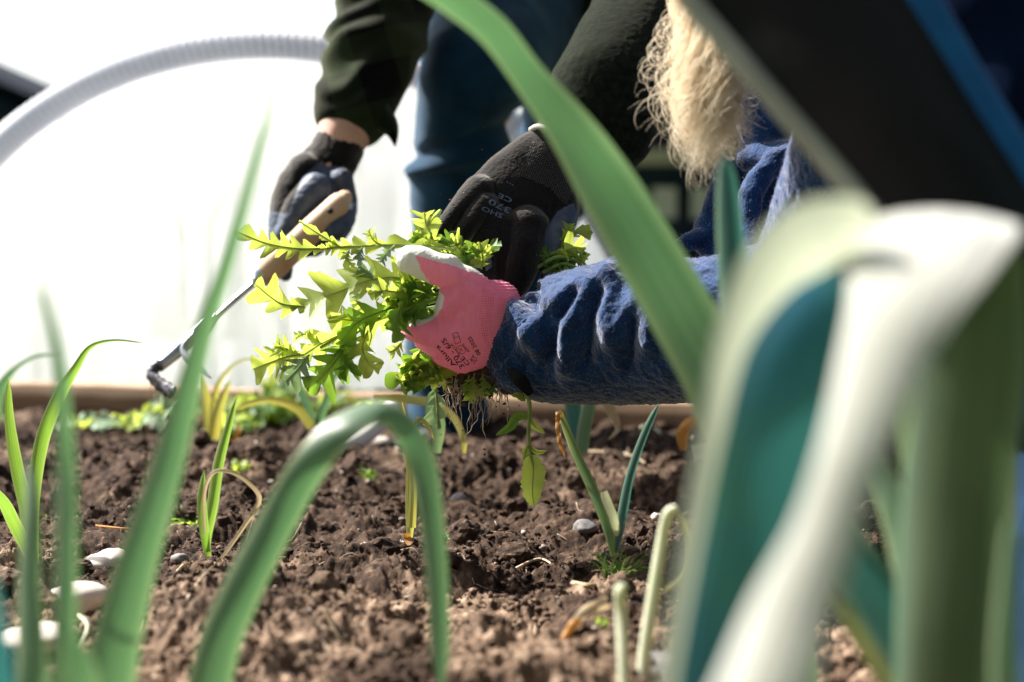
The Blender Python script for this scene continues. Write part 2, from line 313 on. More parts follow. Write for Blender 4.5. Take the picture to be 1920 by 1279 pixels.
GREYC = mat('grey_piping', (0.20, 0.20, 0.18), (0.26, 0.26, 0.23), rough=0.7, scale=30)
BLUEC = mat('blue_trim', (0.0, 0.07, 0.24), (0.0, 0.10, 0.30), rough=0.7, scale=30)
HAIRM = mat('blond_hair', (0.93, 0.80, 0.62), (0.98, 0.92, 0.80), rough=0.3, scale=60, trans=0.5, tcol=(0.99, 0.94, 0.84), spec=0.6)
BOOT = mat('dark_boot', (0.012, 0.014, 0.02), (0.03, 0.03, 0.035), rough=0.6, scale=50)
DARKROOF = mat('dark_roof', (0.012, 0.016, 0.024), (0.02, 0.025, 0.035), spec=0.03, rough=0.9, scale=3, bump=0.3, bscale=10)
DARKWALL = mat('dark_wall', (0.008, 0.014, 0.028), (0.014, 0.022, 0.04), spec=0.05, rough=0.8, scale=3)
BEIGE = mat('beige_trim', (0.22, 0.20, 0.16), (0.28, 0.25, 0.20), rough=0.8, scale=4)
PANE = mat('pale_pane', (0.30, 0.29, 0.30), (0.36, 0.35, 0.36), rough=0.25, scale=2)
GRASSM = mat('grass_field', (0.05, 0.09, 0.025), (0.09, 0.12, 0.04), rough=0.9, scale=4, bump=0.6)
PIPE = mat('clear_ribbed_pipe', (0.66, 0.68, 0.73), (0.74, 0.76, 0.80), rough=0.3, scale=8, trans=0.45, tcol=(0.75, 0.78, 0.85), spec=0.6)
def film():
    m, n, l = newmat('polythene'); out = n.new('ShaderNodeOutputMaterial'); tr = n.new('ShaderNodeBsdfTranslucent'); tr.inputs[0].default_value = (0.92, 0.92, 0.93, 1)
    df = n.new('ShaderNodeBsdfPrincipled'); df.inputs['Base Color'].default_value = (0.85, 0.85, 0.86, 1); df.inputs['Roughness'].default_value = 0.35
    tp = n.new('ShaderNodeBsdfTransparent'); a = n.new('ShaderNodeMixShader'); a.inputs[0].default_value = 0.25; l.new(tr.outputs[0], a.inputs[1]); l.new(df.outputs[0], a.inputs[2])
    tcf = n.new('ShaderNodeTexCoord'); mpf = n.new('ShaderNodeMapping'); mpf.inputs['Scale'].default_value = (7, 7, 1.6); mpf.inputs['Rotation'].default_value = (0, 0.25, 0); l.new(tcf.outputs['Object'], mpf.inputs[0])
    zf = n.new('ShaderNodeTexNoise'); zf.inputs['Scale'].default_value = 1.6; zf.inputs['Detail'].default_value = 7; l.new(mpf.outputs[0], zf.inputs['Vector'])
    rf = n.new('ShaderNodeValToRGB'); rf.color_ramp.elements[0].position = 0.60; rf.color_ramp.elements[0].color = (0.92, 0.92, 0.93, 1); rf.color_ramp.elements[1].position = 0.78; rf.color_ramp.elements[1].color = (0.22, 0.21, 0.21, 1)  # grey noise streaks in the film colour stand in for wrinkle shading
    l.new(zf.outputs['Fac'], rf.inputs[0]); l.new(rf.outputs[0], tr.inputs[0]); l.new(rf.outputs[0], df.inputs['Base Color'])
    c = n.new('ShaderNodeMixShader'); c.inputs[0].default_value = 0.10; l.new(a.outputs[0], c.inputs[1]); l.new(tp.outputs[0], c.inputs[2]); l.new(c.outputs[0], out.inputs[0]); return m
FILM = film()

# ---------------- setting: field, soil, far buildings, tunnel ----------------
fm = MB(); fm.add([(-400, -60, -0.06), (400, -60, -0.06), (400, 700, -0.06), (-400, 700, -0.06)], [[0, 1, 2, 3]])
tag(fm.build('field', GRASSM), kind='structure')
def H(x, y):
    p = np.stack([x, y, np.zeros_like(x)], 1)
    z = 0.013*vn(p, 5)+0.014*vn(p, 11, 3.1)
    b = lambda f, o: np.abs(vn(p+0.012*np.stack([vn(p, 30, 5), vn(p, 30, 9), 0*x], 1), f, o))
    z += 0.019*(0.45-b(17, 1))+0.013*(0.45-b(42, 2))+0.0075*(0.45-b(105, 7))+0.0042*(0.4-b(230, 8))+0.0022*(0.4-b(480, 3))+0.010*np.minimum(0, vn(p, 26, 11)+0.25)
    g = lambda cx, cy, sx, sy: np.exp(-((x-cx)/sx)**2-((y-cy)/sy)**2)
    z += -0.035*np.exp(-((y-1.70+0.05*np.sin(x*7))/0.07)**2)+0.012*np.exp(-((y-1.90)/0.10)**2)
    z += 0.022*g(-0.02, 1.04, 0.16, 0.09)+0.018*g(-0.25, 1.12, 0.12, 0.10)-0.03*g(-0.09, 1.20, 0.05, 0.03)-0.028*g(0.03, 1.14, 0.03, 0.05)-0.03*g(0.13, 1.02, 0.03, 0.06)
    z += 0.02*g(-0.16, 1.32, 0.2, 0.03)*0.5-0.015*g(-0.55, 1.6, 0.3, 0.08)
    return z
def Hs(x, y): return float(H(np.array([x]), np.array([y]))[0])
NU, NV = 900, 760
ys = 0.30*(2.62/0.30)**(np.linspace(0, 1, NV)**0.72); us = np.linspace(-0.62, 0.62, NU)
X = (us[None]*(ys[:, None]+0.15)).ravel(); Y = np.repeat(ys, NU)
Z = H(X, Y)
i = (np.arange(NV-1)[:, None]*NU+np.arange(NU-1)).ravel()
put('soil_bed', np.stack([X, Y, Z], 1), np.stack([i, i+1, i+NU+1, i+NU], 1), SOIL)['kind'] = 'structure'
def ico(sub):
    import bmesh
    bm = bmesh.new(); bmesh.ops.create_icosphere(bm, subdivisions=sub, radius=1)
    V = np.array([v.co[:] for v in bm.verts]); F = np.array([[v.index for v in f.verts] for f in bm.faces]); bm.free(); return V, F
ICO1, ICO2, ICO3 = ico(1), ico(2), ico(3)
def lumps(cx, cy, s, tmpl=8, icov=None, flat=0.8, lift=0.35, cz=None):
    V0, F0 = icov or ICO2; T = []
    for k in range(tmpl):
        T.append(V0*(1+0.28*vn(V0, 1.3, k*7.1)+0.16*vn(V0, 3.1, k*3.3))[:, None]*np.array([1, 1, flat]))
    n = len(cx); N0 = len(V0); idx = rng.integers(0, tmpl, n); T = np.array(T)[idx]
    a = rng.uniform(0, 6.28, n); c, sn = np.cos(a)[:, None], np.sin(a)[:, None]; st = rng.uniform(0.7, 1.3, (n, 3))
    T = T*st[:, None]; T = np.stack([T[..., 0]*c-T[..., 1]*sn, T[..., 0]*sn+T[..., 1]*c, T[..., 2]], -1)*s[:, None, None]
    z = H(cx, cy)+s*lift if cz is None else cz
    V = (T+np.stack([cx, cy, z], 1)[:, None]).reshape(-1, 3)
    F = (F0[None]+(np.arange(n)*N0)[:, None, None]).reshape(-1, 3); return V, F
n = 62000; yy = 0.85+1.5*rng.random(n)**1.2; xx = (rng.random(n)-0.5)*0.9*(yy+0.1); s = 0.0009+0.0036*rng.random(n)**4
kp = vn(np.stack([xx, yy, 0*xx], 1), 14, 2)+0.5*vn(np.stack([xx, yy, 0*xx], 1), 40, 6) > -0.15; xx, yy, s = xx[kp], yy[kp], s[kp]; n = len(xx)
V1, F1 = lumps(xx, yy, s, icov=ICO1)
n = 650; yy = 0.95+1.3*rng.random(n); xx = (rng.random(n)-0.5)*0.95*yy; s = 0.004+0.014*rng.random(n)**3
V2, F2 = lumps(xx, yy, s, icov=ICO3, lift=0.1)
N2 = vnormals(V2, [F2]); V2 = V2+N2*(0.0018*vn(V2, 260)+0.0009*vn(V2, 600))[:, None]
tag(put('soil_crumbs', np.vstack([V1, V2]), np.vstack([F1, F2+len(V1)]), SOIL, smooth=False), kind='stuff')

# far shed (left) and dark building (right, behind the people)
def boxmb(mb, lo, hi, m=0):
    x0, y0, z0 = lo; x1, y1, z1 = hi
    V = [(x0, y0, z0), (x1, y0, z0), (x1, y1, z0), (x0, y1, z0), (x0, y0, z1), (x1, y0, z1), (x1, y1, z1), (x0, y1, z1)]
    return mb.add(V, [(0, 3, 2, 1), (4, 5, 6, 7), (0, 1, 5, 4), (1, 2, 6, 5), (2, 3, 7, 6), (3, 0, 4, 7)], None, m)
sh = thing('shed', (-6.5, 13, -0.06), 'far dark pitched shed roof showing past the left end of the white tunnel', 'shed')
a = P(-420, -33, 12.8); b_ = P(92, 190, 12.8)
m = MB(); q = [(a[0]*2-b_[0]+.1, -.06), (b_[0]-.1, -.06), (b_[0]-.1, b_[2]-.12), (a[0], a[2]-.12), (a[0]*2-b_[0]+.1, b_[2]-.12)]
qv = [(x, y, z) for y in (13.0, 16.0) for x, z in q]; m.add(qv, [(0, 1, 6, 5), (1, 2, 7, 6), (2, 3, 8, 7), (3, 4, 9, 8), (4, 0, 5, 9)]); m.add(qv, [(0, 1, 2), (0, 2, 4), (2, 3, 4), (7, 6, 5), (9, 7, 5), (9, 8, 7)]); m.build('wall', DARKWALL, sh, False)
m = MB(); V = [a, b_, b_+[0, 3.6, 0], a+[0, 3.6, 0]]; V = np.array(V+[v-np.array([0.01, 0, 0.05]) for v in V])
m.add(V, [(0, 1, 2, 3), (7, 6, 5, 4), (0, 4, 5, 1), (1, 5, 6, 2), (2, 6, 7, 3), (3, 7, 4, 0)])
V = V*1.0; V[:, 0] = 2*a[0]-V[:, 0]; m.add(V, [(3, 2, 1, 0), (4, 5, 6, 7), (1, 5, 4, 0), (2, 6, 5, 1), (3, 7, 6, 2), (0, 4, 7, 3)])
m.build('roof', DARKROOF, sh, False)
D8 = 7.5; bl = P(1150, 440, D8); tr = P(1500, 240, D8)
hs = thing('building', (bl[0], D8, -0.06), 'dark far building with two pale windows behind the blond curls', 'building')
m = MB(); boxmb(m, (bl[0], D8, -0.06), (tr[0]+2, D8+3, P(0, 312, D8)[2])); m.build('wall', DARKWALL, hs, False)
m = MB(); boxmb(m, (bl[0]-.1, D8-.25, P(0, 310, D8)[2]), (tr[0]+2.1, D8+3.1, P(0, 284, D8)[2])); m.build('fascia', BEIGE, hs, False)
m = MB(); boxmb(m, (bl[0]-.1, D8+.3, P(0, 284, D8)[2]-.02), (tr[0]+2.1, D8+3.0, P(0, 120, D8)[2])); m.build('roof', DARKROOF, hs, False)
for px in (1243, 1315):
    q0 = P(px-22, 410, D8); q1 = P(px+22, 352, D8)
    m = MB(); boxmb(m, (q0[0], D8-.05, q0[2]), (q1[0], D8+.02, q1[2])); wn = m.build('window', PANE, hs, False)

# low tunnel
tn = thing('low_tunnel', P(510, 735, 2.7), 'white polythene low tunnel on an arched ribbed hoop behind the bed board', 'tunnel')
HC = P(500, 735, 2.72); a_, b2 = 0.735, 0.655
TD = np.array([0.97, -0.10, 0]); TD /= np.linalg.norm(TD); TB = np.array([-0.22, 1, 0]); TB /= np.linalg.norm(TB)
th = np.linspace(0, math.pi, 121)
def hp(t, k=1.0, back=0.0): return HC+TD*(-math.cos(t)*a_*k)+np.array([0, 0, math.sin(t)*b2*k])+TB*back
pth = np.array([hp(t) for t in np.linspace(-0.05, math.pi+0.05, 900)])
rr = 0.0280+0.0030*np.sin(np.arange(900)*2*math.pi/6.0+0.7)
m = MB(); add_tube(m, pth, rr, rr, 20, hint=TB); m.qm = [1 if (k//20) % 6 < 2 else 0 for k in range(len(m.qm))]
m.build('hoop', [PIPE, mat('pipe_rib', (0.34, 0.36, 0.43), (0.42, 0.44, 0.50), rough=0.3, scale=8, trans=0.3, spec=0.6)], tn)
m = MB(); NS, NR = 121, 70; VV = []
for r in np.linspace(0.0, 0.985, NR):
    for t in th:
        VV.append(hp(t, r, 0.035))
VV = np.array(VV); wr = 0.016*vn(VV*np.array([1, 1, 0.35]), 9)+0.016*np.abs(vn(VV*np.array([1, 1, 0.22]), 20, 4)); VV = VV+TB*wr[:, None]
k = (np.arange(NR-1)[:, None]*NS+np.arange(NS-1)).ravel(); m.add(VV, np.stack([k, k+1, k+NS+1, k+NS], 1))
VV = []
for bk in np.linspace(0.0, 2.6, 30):
    sag = 0.03*math.sin(bk/0.65*math.pi)**2
    for t in th: VV.append(hp(t, 1.045-sag, bk+0.03))
VV = np.array(VV); VV[:, 2] += 0.008*vn(VV, 8); k = (np.arange(29)[:, None]*NS+np.arange(NS-1)).ravel()
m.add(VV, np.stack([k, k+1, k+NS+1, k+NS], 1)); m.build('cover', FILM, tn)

# timber board at the back of the bed
L0 = G(-900, 735, 0.0); L1 = G(1500, 833, 0.0)
L0 = np.array([-1.75, 2.58, 0]); L1 = np.array([1.15, 1.98, 0])
g0 = G(0, 772, 0.0); g1 = G(1300, 818, 0.0); dv = nrm(g1-g0); L0 = g0-dv*0.9; L1 = g1+dv*1.0
nv = np.array([-dv[1], dv[0], 0]); bd = thing('timber_board', (L0+L1)/2, 'long weathered timber board edging the back of the soil bed', 'board')
m = MB(); NN = 160; tt = np.linspace(0, 1, NN); prof = [(0, -0.05), (0, 0.046), (0.004, 0.050), (0.030, 0.050), (0.034, 0.046), (0.034, -0.05)]
VV = np.array([L0+(L1-L0)*t+nv*o+np.array([0, 0, z+0.002*math.sin(t*23)]) for t in tt for (o, z) in prof])
VV += 0.0012*vn(VV, 40)[:, None]; k = np.arange(NN-1)[:, None]*6; j = np.arange(6); F = np.stack([k+j, k+6+j, k+6+(j+1) % 6, k+(j+1) % 6], -1).reshape(-1, 4)
m.add(VV, F); m.build('plank', WOOD, bd)
for f in (0.33, 0.62):
    c = L0+(L1-L0)*f+nv*0.036; mm = MB(); q = np.array([c+dv*a+nv*b+np.array([0, 0, z]) for z in (-0.06, 0.035) for (a, b) in ((-.02, 0), (.02, 0), (.02, .04), (-.02, .04))])
    mm.add(q, [(0, 1, 5, 4), (1, 2, 6, 5), (2, 3, 7, 6), (3, 0, 4, 7), (4, 5, 6, 7)]); mm.build('peg', WOOD, bd, False)

# ---------------- person in plaid and jeans (behind) ----------------
def folds(sc_=14, amp=0.006, ax=(1, 1, 1), off=0):
    ax = np.array(ax, float)
    return lambda V, N: amp*(1-2*np.abs(vn(V*ax, sc_, off)))*1.0+0.35*amp*vn(V*ax, sc_*2.7, off+5)
pa = thing('person', P(860, 830, 2.15), 'person in dark plaid shirt and jeans crouching with black gloves and a hand tool', 'person')
body = [chain([(1000, -30, 2.45, 130), (1010, -160, 2.3, 150), (960, -420, 2.15, 150), (930, -560, 2.1, 70), (930, -640, 2.05, 62)], seg=24),
        chain([(925, -700, 2.0, 95), (925, -760, 2.0, 110), (925, -840, 2.02, 95)], seg=24),
        chain([(800, -480, 2.15, 60), (740, -200, 2.0, 58), (685, 140, 1.88, 52), (655, 225, 1.84, 55), (630, 285, 1.82, 41), (612, 325, 1.80, 24)]),
        chain([(1100, -480, 2.1, 60), (1250, -200, 1.75, 65), (1160, 180, 1.56, 62), (1115, 260, 1.52, 50), (1080, 300, 1.5, 26)]),
        chain([(1000, -40, 2.4, 110), (900, 140, 2.02, 85), (865, 320, 2.08, 66), (850, 560, 2.12, 55), (845, 790, 2.16, 45)]),
        chain([(1050, -40, 2.4, 110), (1090, 140, 2.3, 80), (1030, 340, 2.35, 55), (995, 520, 2.38, 38)])]
V, F, N = blob(body, 0.008, 4); put('body', V, F, SKIN, pa)
# shirt: torso + sleeves
sh_ = [chain([(985, -60, 2.36, 150, .7), (1010, -180, 2.28, 175, .7), (965, -430, 2.15, 170, .7), (935, -540, 2.1, 95)], seg=28),
       chain([(800, -470, 2.15, 80), (770, -200, 2.03, 88), (735, -20, 1.93, 88), (712, 60, 1.90, 85), (690, 130, 1.87, 80), (668, 190, 1.85, 75), (662, 206, 1.845, 75)], seg=28),
       chain([(790, -30, 2.2, 60), (880, -40, 2.3, 70), (1060, 0, 2.3, 85), (1200, 60, 2.25, 140)], seg=24),
       chain([(1150, -60, 2.3, 150), (1220, 120, 2.3, 130)], seg=20)]
def fa(V, N):
    q = pix(V); s = folds(10, 0.007, (1, 1, 1.5))(V, N); ridge = 0.0045*np.sin((q[:, 1]+0.6*q[:, 0])*0.12+3.5*vn(V, 14))*np.clip(1.2-np.abs(q[:, 0]-600)/120, 0, 1); return (s+ridge)*np.clip((215-q[:, 1])/70, 0.08, 1)
V, F, N = blob(sh_, 0.0045, 3, fa)
# hollow the cuff end: open sleeve by removing faces near end cap
put('shirt', V, F, PLAID, pa)
sl_ = [chain([(1400, -420, 1.9, 120), (1300, -160, 1.72, 115), (1232, -10, 1.64, 100), (1195, 80, 1.58, 102), (1150, 165, 1.545, 108), (1122, 224, 1.53, 112, 0.8), (1118, 232, 1.53, 112, .8)], seg=36)]
def fs(V, N):
    q = pix(V); return folds(9, 0.006, (1, 1, 1))(V, N)*np.clip((260-q[:, 1])/90, 0.15, 1)+0.0004*vn(V, 400)
V, F, N = blob(sl_, 0.0022, 3, fs); N = vnormals(V, F)
def fuzz(V, F, N, n, ln=0.0022, wd=0.00009, sel=None):
    idx = rng.integers(0, len(V), n) if sel is None else rng.choice(np.nonzero(sel)[0], n)
    b = V[idx]+rng.normal(0, 0.0008, (n, 3)); d = nrm(N[idx]+rng.normal(0, 0.7, (n, 3)))*(ln*rng.uniform(0.4, 1.3, n))[:, None]
    s = nrm(np.cross(d, rng.normal(0, 1, (n, 3))))*wd; mid = b+d*0.6+rng.normal(0, ln*0.15, (n, 3)); tip = b+d
    VV = np.stack([b-s, b+s, mid+s*.8, mid-s*.8, tip], 1).reshape(-1, 3); k = np.arange(n)[:, None]*5
    return VV, np.vstack([k+np.array([0, 1, 2, 3])]), np.vstack([k+np.array([3, 2, 4])])
def fuzzy(name, V, F, N, n, mats, parent, ln=0.0022, wd=0.00009):
    VV, q, t = fuzz(V, F, N, n, ln, wd); nf = sum(len(f) for f in F); o = len(V)
    Fq = [f for f in F if f.shape[1] == 4]; Ft = [f for f in F if f.shape[1] == 3]
    FF = Fq+[q+o]+Ft+[t+o]; mi = np.concatenate([np.zeros(sum(map(len, Fq))), np.ones(len(q)), np.zeros(sum(map(len, Ft))), np.ones(len(t))]).astype(int)
    return put(name, np.vstack([V, VV]), FF, mats, parent, mi)
SLV = mat('dark_green_fleece', (0.003, 0.0045, 0.004), (0.008, 0.011, 0.007), rough=0.95, scale=120, bump=0.6, bscale=700, dist=0.0006, sheen=0.1, sheen_c=(0.85, 0.9, 0.7), spec=0.03)
SLF = mat('dark_green_fibre', (0.025, 0.03, 0.02), (0.05, 0.06, 0.04), rough=0.9, scale=90, trans=0.2)
fuzzy('sleeve', V, F, N, 26000, [SLV, SLF], pa, 0.0022)
# loose cuff flap on the left sleeve
m = MB(); fl = cat([(*P(708, 215, 1.82),), (*P(728, 235, 1.82),), (*P(737, 252, 1.825),), (*P(741, 274, 1.83),)], 14); wf = np.linspace(0.020, 0.0012, 14)
T_ = nrm(np.gradient(fl, axis=0)); S_ = nrm(np.cross(T_, FW)); VV = []
for q in range(14):
    for c, dd in ((-1, 0), (0, -.004), (1, 0), (0, .003)): VV.append(fl[q]+S_[q]*wf[q]*c+FW*dd)
k = np.arange(13)[:, None]*4; j = np.arange(4); m.add(VV, np.stack([k+j, k+(j+1) % 4, k+4+(j+1) % 4, k+4+j], -1).reshape(-1, 4)); m.build('cuff_flap', PLAID, pa)
# jeans
jn = [chain([(1040, -60, 2.5, 150), (960, 40, 2.2, 128), (893, 128, 2.0, 112), (868, 210, 2.0, 92), (866, 300, 2.04, 90), (850, 420, 2.08, 80), (845, 560, 2.11, 78), (838, 700, 2.15, 76), (836, 822, 2.17, 74)], seg=32),
      chain([(1060, -40, 2.5, 150), (1110, 60, 2.35, 125), (1085, 200, 2.3, 105), (1030, 340, 2.35, 80), (1000, 460, 2.38, 60), (990, 560, 2.4, 50)], seg=28)]
def fj(V, N):
    q = pix(V); r = 0.010*np.exp(-((q[:, 1]-300+0.25*(q[:, 0]-860))/14)**2)-0.008*np.exp(-((q[:, 1]-268+0.3*(q[:, 0]-860))/13)**2)
    return r*np.clip((1000-q[:, 0])/120, 0, 1)+folds(8, 0.006, (1, 1, 1.6), 2)(V, N)
V, F, N = blob(jn, 0.005, 3, fj); put('jeans', V, F, DENIM, pa)
bt = [chain([(838, 770, 2.17, 66), (835, 835, 2.17, 60)]), chain([(838, 838, 2.2, 52), (800, 846, 2.1, 44)])]
V, F, N = blob(bt, 0.005, 3); put('boot', V, F, BOOT, pa)

# gloves of the plaid person
gl = [chain([(634, 276, 1.828, 50, .95), (618, 308, 1.82, 50, .95)]), chain([(628, 284, 1.825, 47, .75), (612, 312, 1.815, 52, .7), (595, 350, 1.80, 60, .6), (585, 385, 1.80, 58, .55)]),
      chain([(575, 320, 1.80, 36), (545, 365, 1.79, 34), (530, 410, 1.775, 28), (524, 450, 1.765, 20)]),
      chain([(592, 355, 1.77, 32), (556, 395, 1.755, 27), (540, 435, 1.75, 23), (532, 462, 1.765, 20), (534, 495, 1.785, 16), (536, 515, 1.785, 13)]),
      chain([(560, 400, 1.80, 40), (570, 440, 1.80, 34), (590, 462, 1.79, 20)]),
      chain([(640, 335, 1.79, 22), (655, 380, 1.79, 15), (648, 410, 1.75, 18), (630, 432, 1.735, 20), (615, 442, 1.74, 14)]),
      chain([(648, 350, 1.80, 18), (652, 400, 1.81, 16), (640, 432, 1.80, 16), (630, 440, 1.78, 13)]),
      chain([(600, 440, 1.79, 24), (592, 462, 1.77, 18), (575, 470, 1.76, 13)])]
V, F, N = blob(gl, 0.0018, 5, lambda V, N: 0.0012*vn(V, 70)+0.0005*vn(V, 240)); q = pix(V); N = vnormals(V, F)
coat = inpoly(q, [(540, 395), (568, 330), (598, 305), (635, 312), (662, 330), (690, 480), (500, 560), (520, 420)]) | (q[:, 1] > 395+0.2*(q[:, 0]-505))
mi = np.concatenate([(coat[f].mean(1) > 0.5).astype(int) for f in F]); g1_ = put('glove', V, F, [GKNIT, GCOAT], pa, mi); g1_['label'] = 'black and grey glove gripping the wooden tool handle'

g2 = [chain([(1062, 262, 1.50, 62, .7), (1040, 292, 1.50, 66, .65), (1000, 335, 1.495, 82, .5), (965, 385, 1.49, 98, .42), (945, 425, 1.49, 96, .38)], seg=28),
      chain([(900, 360, 1.48, 34), (865, 388, 1.468, 24), (843, 412, 1.46, 18), (822, 443, 1.455, 13)]),
      chain([(905, 390, 1.475, 36), (880, 420, 1.462, 24), (864, 448, 1.455, 17), (856, 480, 1.452, 12)]),
      chain([(925, 420, 1.48, 44), (915, 460, 1.468, 34), (912, 495, 1.46, 24), (918, 525, 1.465, 18)]),
      chain([(985, 430, 1.48, 48), (982, 470, 1.47, 40), (972, 510, 1.465, 34), (960, 545, 1.47, 28)]), chain([(945, 430, 1.48, 44), (944, 480, 1.47, 32), (945, 530, 1.47, 26)]),
      chain([(1045, 360, 1.50, 40), (1052, 410, 1.49, 33), (1040, 455, 1.475, 24), (1030, 500, 1.47, 17), (1024, 522, 1.47, 13)])]
def fg(V, N): return 0.0012*vn(V, 55)+0.00035*vn(V, 900)+0.0012*np.sin(V@np.array([120, 0, 90]))*0.4
V, F, N = blob(g2, 0.0012, 6, fg); q = pix(V); N = vnormals(V, F)
side = (N@FW > 0.15)
ct = inpoly(q, [(1075, 380), (1045, 395), (1024, 430), (1018, 475), (1018, 530), (1050, 530), (1090, 420)]) | inpoly(q, [(906, 455), (918, 458), (924, 500), (910, 510)]) | side
mi = np.concatenate([(ct[f].mean(1) > 0.5).astype(int) for f in F]); gb = put('glove', V, F, [GKNIT, GCOAT], pa, mi); gb['label'] = 'black knitted glove reaching down into the green weeds'
BV = BVHTree.FromPolygons([tuple(v) for v in V], [tuple(int(a) for a in f) for ff in F for f in ff])
def hit(bv, px, py, lift=0.0003):
    r = nrm(P(px, py, 1.0)-CAM); h = bv.ray_cast(Vector(CAM), Vector(r))
    if h[0] is None: return None
    n = h[1] if h[1].dot(Vector(r)) < 0 else -h[1]
    return np.array(h[0])+np.array(n)*lift
def dots(bv, poly, u, v, rad, mtl, parent, name='knit_texture', jit=0.1):
    mb = MB(); x0, y0 = np.min(poly, 0); x1, y1 = np.max(poly, 0); c = np.array([(x0+x1)/2, (y0+y1)/2]); u = np.array(u, float); v = np.array(v, float)
    for a in range(-80, 81):
        for b in range(-80, 81):
            q = c+u*a+v*b
            if not (x0 <= q[0] <= x1 and y0 <= q[1] <= y1) or not inpoly(q[None], poly)[0]: continue
            pt = [hit(bv, q[0]+rad*math.cos(t)*1.0, q[1]+rad*math.sin(t), 0.00025) for t in (0, 1.57, 3.14, 4.71)]
            if any(p is None for p in pt): continue
            mb.add(pt, [[0, 1, 2, 3]])
    if mb.n: return mb.build(name, mtl, parent, False)
dots(BV, [(1000, 262), (1040, 270), (1090, 330), (1062, 385), (1030, 352), (985, 332), (955, 332), (985, 300)], (3.6, 1.0), (1.0, 3.4), 0.7, GDOT, gb)
def text_on(bv, items, mtl, parent, name='printed_text', xup=False):
    mb = MB()
    for (txt, p0, p1, hgt) in items:
        cu = bpy.data.curves.new('t', 'FONT'); cu.body = txt; cu.size = 1.0; cu.resolution_u = 2; cu.offset = 0.012
        o = bpy.data.objects.new('t', cu); sc.collection.objects.link(o); bpy.context.view_layer.update()
        em = o.to_mesh(); vs = np.array([v.co[:2] for v in em.vertices]); fs_ = [list(p.vertices) for p in em.polygons]
        tris = [[f[0], f[k], f[k+1]] for f in fs_ for k in range(1, len(f)-1)]; o.to_mesh_clear(); bpy.data.objects.remove(o)
        if not len(vs): continue
        w_ = vs[:, 0].max(); p0 = np.array(p0, float); p1 = np.array(p1, float); d = (p1-p0); L = np.linalg.norm(d); d /= L
        up = np.array([d[1], -d[0]])      # y-down image: glyph up = reading dir turned left
        pts = [hit(bv, *(p0+d*(v[0]/w_*L)+up*v[1]/0.7*hgt)) for v in vs]
        ok = [t for t in tris if all(pts[a] is not None for a in t)]
        if ok: mb.add([p if p is not None else P(0, 0, 1) for p in pts], ok)
    # drop unused points
    if mb.n:
        V = np.vstack(mb.V); F = np.vstack(mb.T); us_, inv = np.unique(F, return_inverse=True); return put(name, V[us_], inv.reshape(F.shape), mtl, parent, smooth=False)
text_on(BV, [('CE', (962, 373), (936, 362), 9), ('370', (960, 392), (919, 372), 11), ('SHO', (944, 402), (905, 386), 9), ('...', (964, 348), (950, 340), 7)], INKG, gb)
# light cuff hem of that glove
m = MB(); add_tube(m, cat([P(996, 243, 1.50), P(1010, 237, 1.475), P(1040, 244, 1.458), P(1075, 262, 1.455), P(1108, 290, 1.47)], 24), 0.0032, None, 8); m.build('cuff_hem', mat('grey_hem', (0.25, 0.24, 0.22), (0.35, 0.34, 0.31), bump=0.5, bscale=800), gb)

# ---------------- hand tool ----------------
tl = thing('hand_cultivator', P(560, 460, 1.775), 'hand cultivator with wooden handle and bent steel prongs held above the soil', 'garden tool')
m = MB(); hk = cat([(646, 372, 1.745, 15), (636, 382, 1.742, 21), (610, 408, 1.738, 23), (575, 440, 1.738, 24), (540, 474, 1.742, 25), (512, 500, 1.748, 26), (497, 514, 1.75, 22)], 30)
add_tube(m, [P(*k[:3]) for k in hk], hk[:, 3]*1.78/FPX, None, 20); hd = m.build('handle', HANDLE, tl)
m = MB(); c0 = P(619, 396, 1.7265); add_tube(m, [c0-FW*0.0008, c0+FW*0.001], 0.0042, 0.0042, 14, hint=(1, 0, 0)); m.build('hanging_hole', INK, hd)
m = MB(); add_tube(m, [P(503, 508, 1.75), P(487, 521, 1.748), P(482, 526, 1.746)], [0.0155, 0.0135, 0.008], None, 18); m.build('ferrule', STEEL, tl)
m = MB(); add_tube(m, cat([P(486, 523, 1.746), P(440, 562, 1.735), P(400, 598, 1.725), P(370, 632, 1.72)], 16), 0.0040, None, 12); m.build('shaft', STEEL, tl)
m = MB(); k = cat([(404, 592, 1.725, 7), (385, 612, 1.722, 12), (350, 645, 1.718, 13), (318, 672, 1.715, 11), (297, 688, 1.713, 11)], 24); add_tube(m, [P(*a[:3]) for a in k], k[:, 3]*1.72/FPX, 0.003, 14)
m.build('neck_plate', STEEL, tl)
m = MB(); k = cat([(300, 684, 1.713, 11), (288, 692, 1.71, 11), (286, 706, 1.706, 11), (300, 720, 1.70, 12), (324, 736, 1.69, 14)], 24); add_tube(m, [P(*a[:3]) for a in k], k[:, 3]*1.72/FPX*(1+0.12*np.sin(np.arange(24)*1.9)), 0.0045, 14)
m.build('blade', STEELD, tl)
m = MB(); k = cat([(366, 628, 1.718, 7), (348, 645, 1.715, 7), (346, 662, 1.71, 7), (366, 684, 1.70, 8), (394, 708, 1.69, 2)], 24); add_tube(m, [P(*a[:3]) for a in k], k[:, 3]*1.72/FPX, 0.003, 12)
m.build('prong', STEEL, tl)
m = MB()
for q in range(9):
    x = 288+rng.uniform(-4, 22); add_tube(m, cat([P(x, 712, 1.70), P(x+rng.uniform(-8, 8), 730, 1.70), P(x+rng.uniform(-10, 10), 748+rng.uniform(-6, 12), 1.70)], 8), 0.0005, None, 5)
tag(m.build('root_strands', ROOT), 'fine pale root strands caught on the tip of the hand cultivator', 'roots')

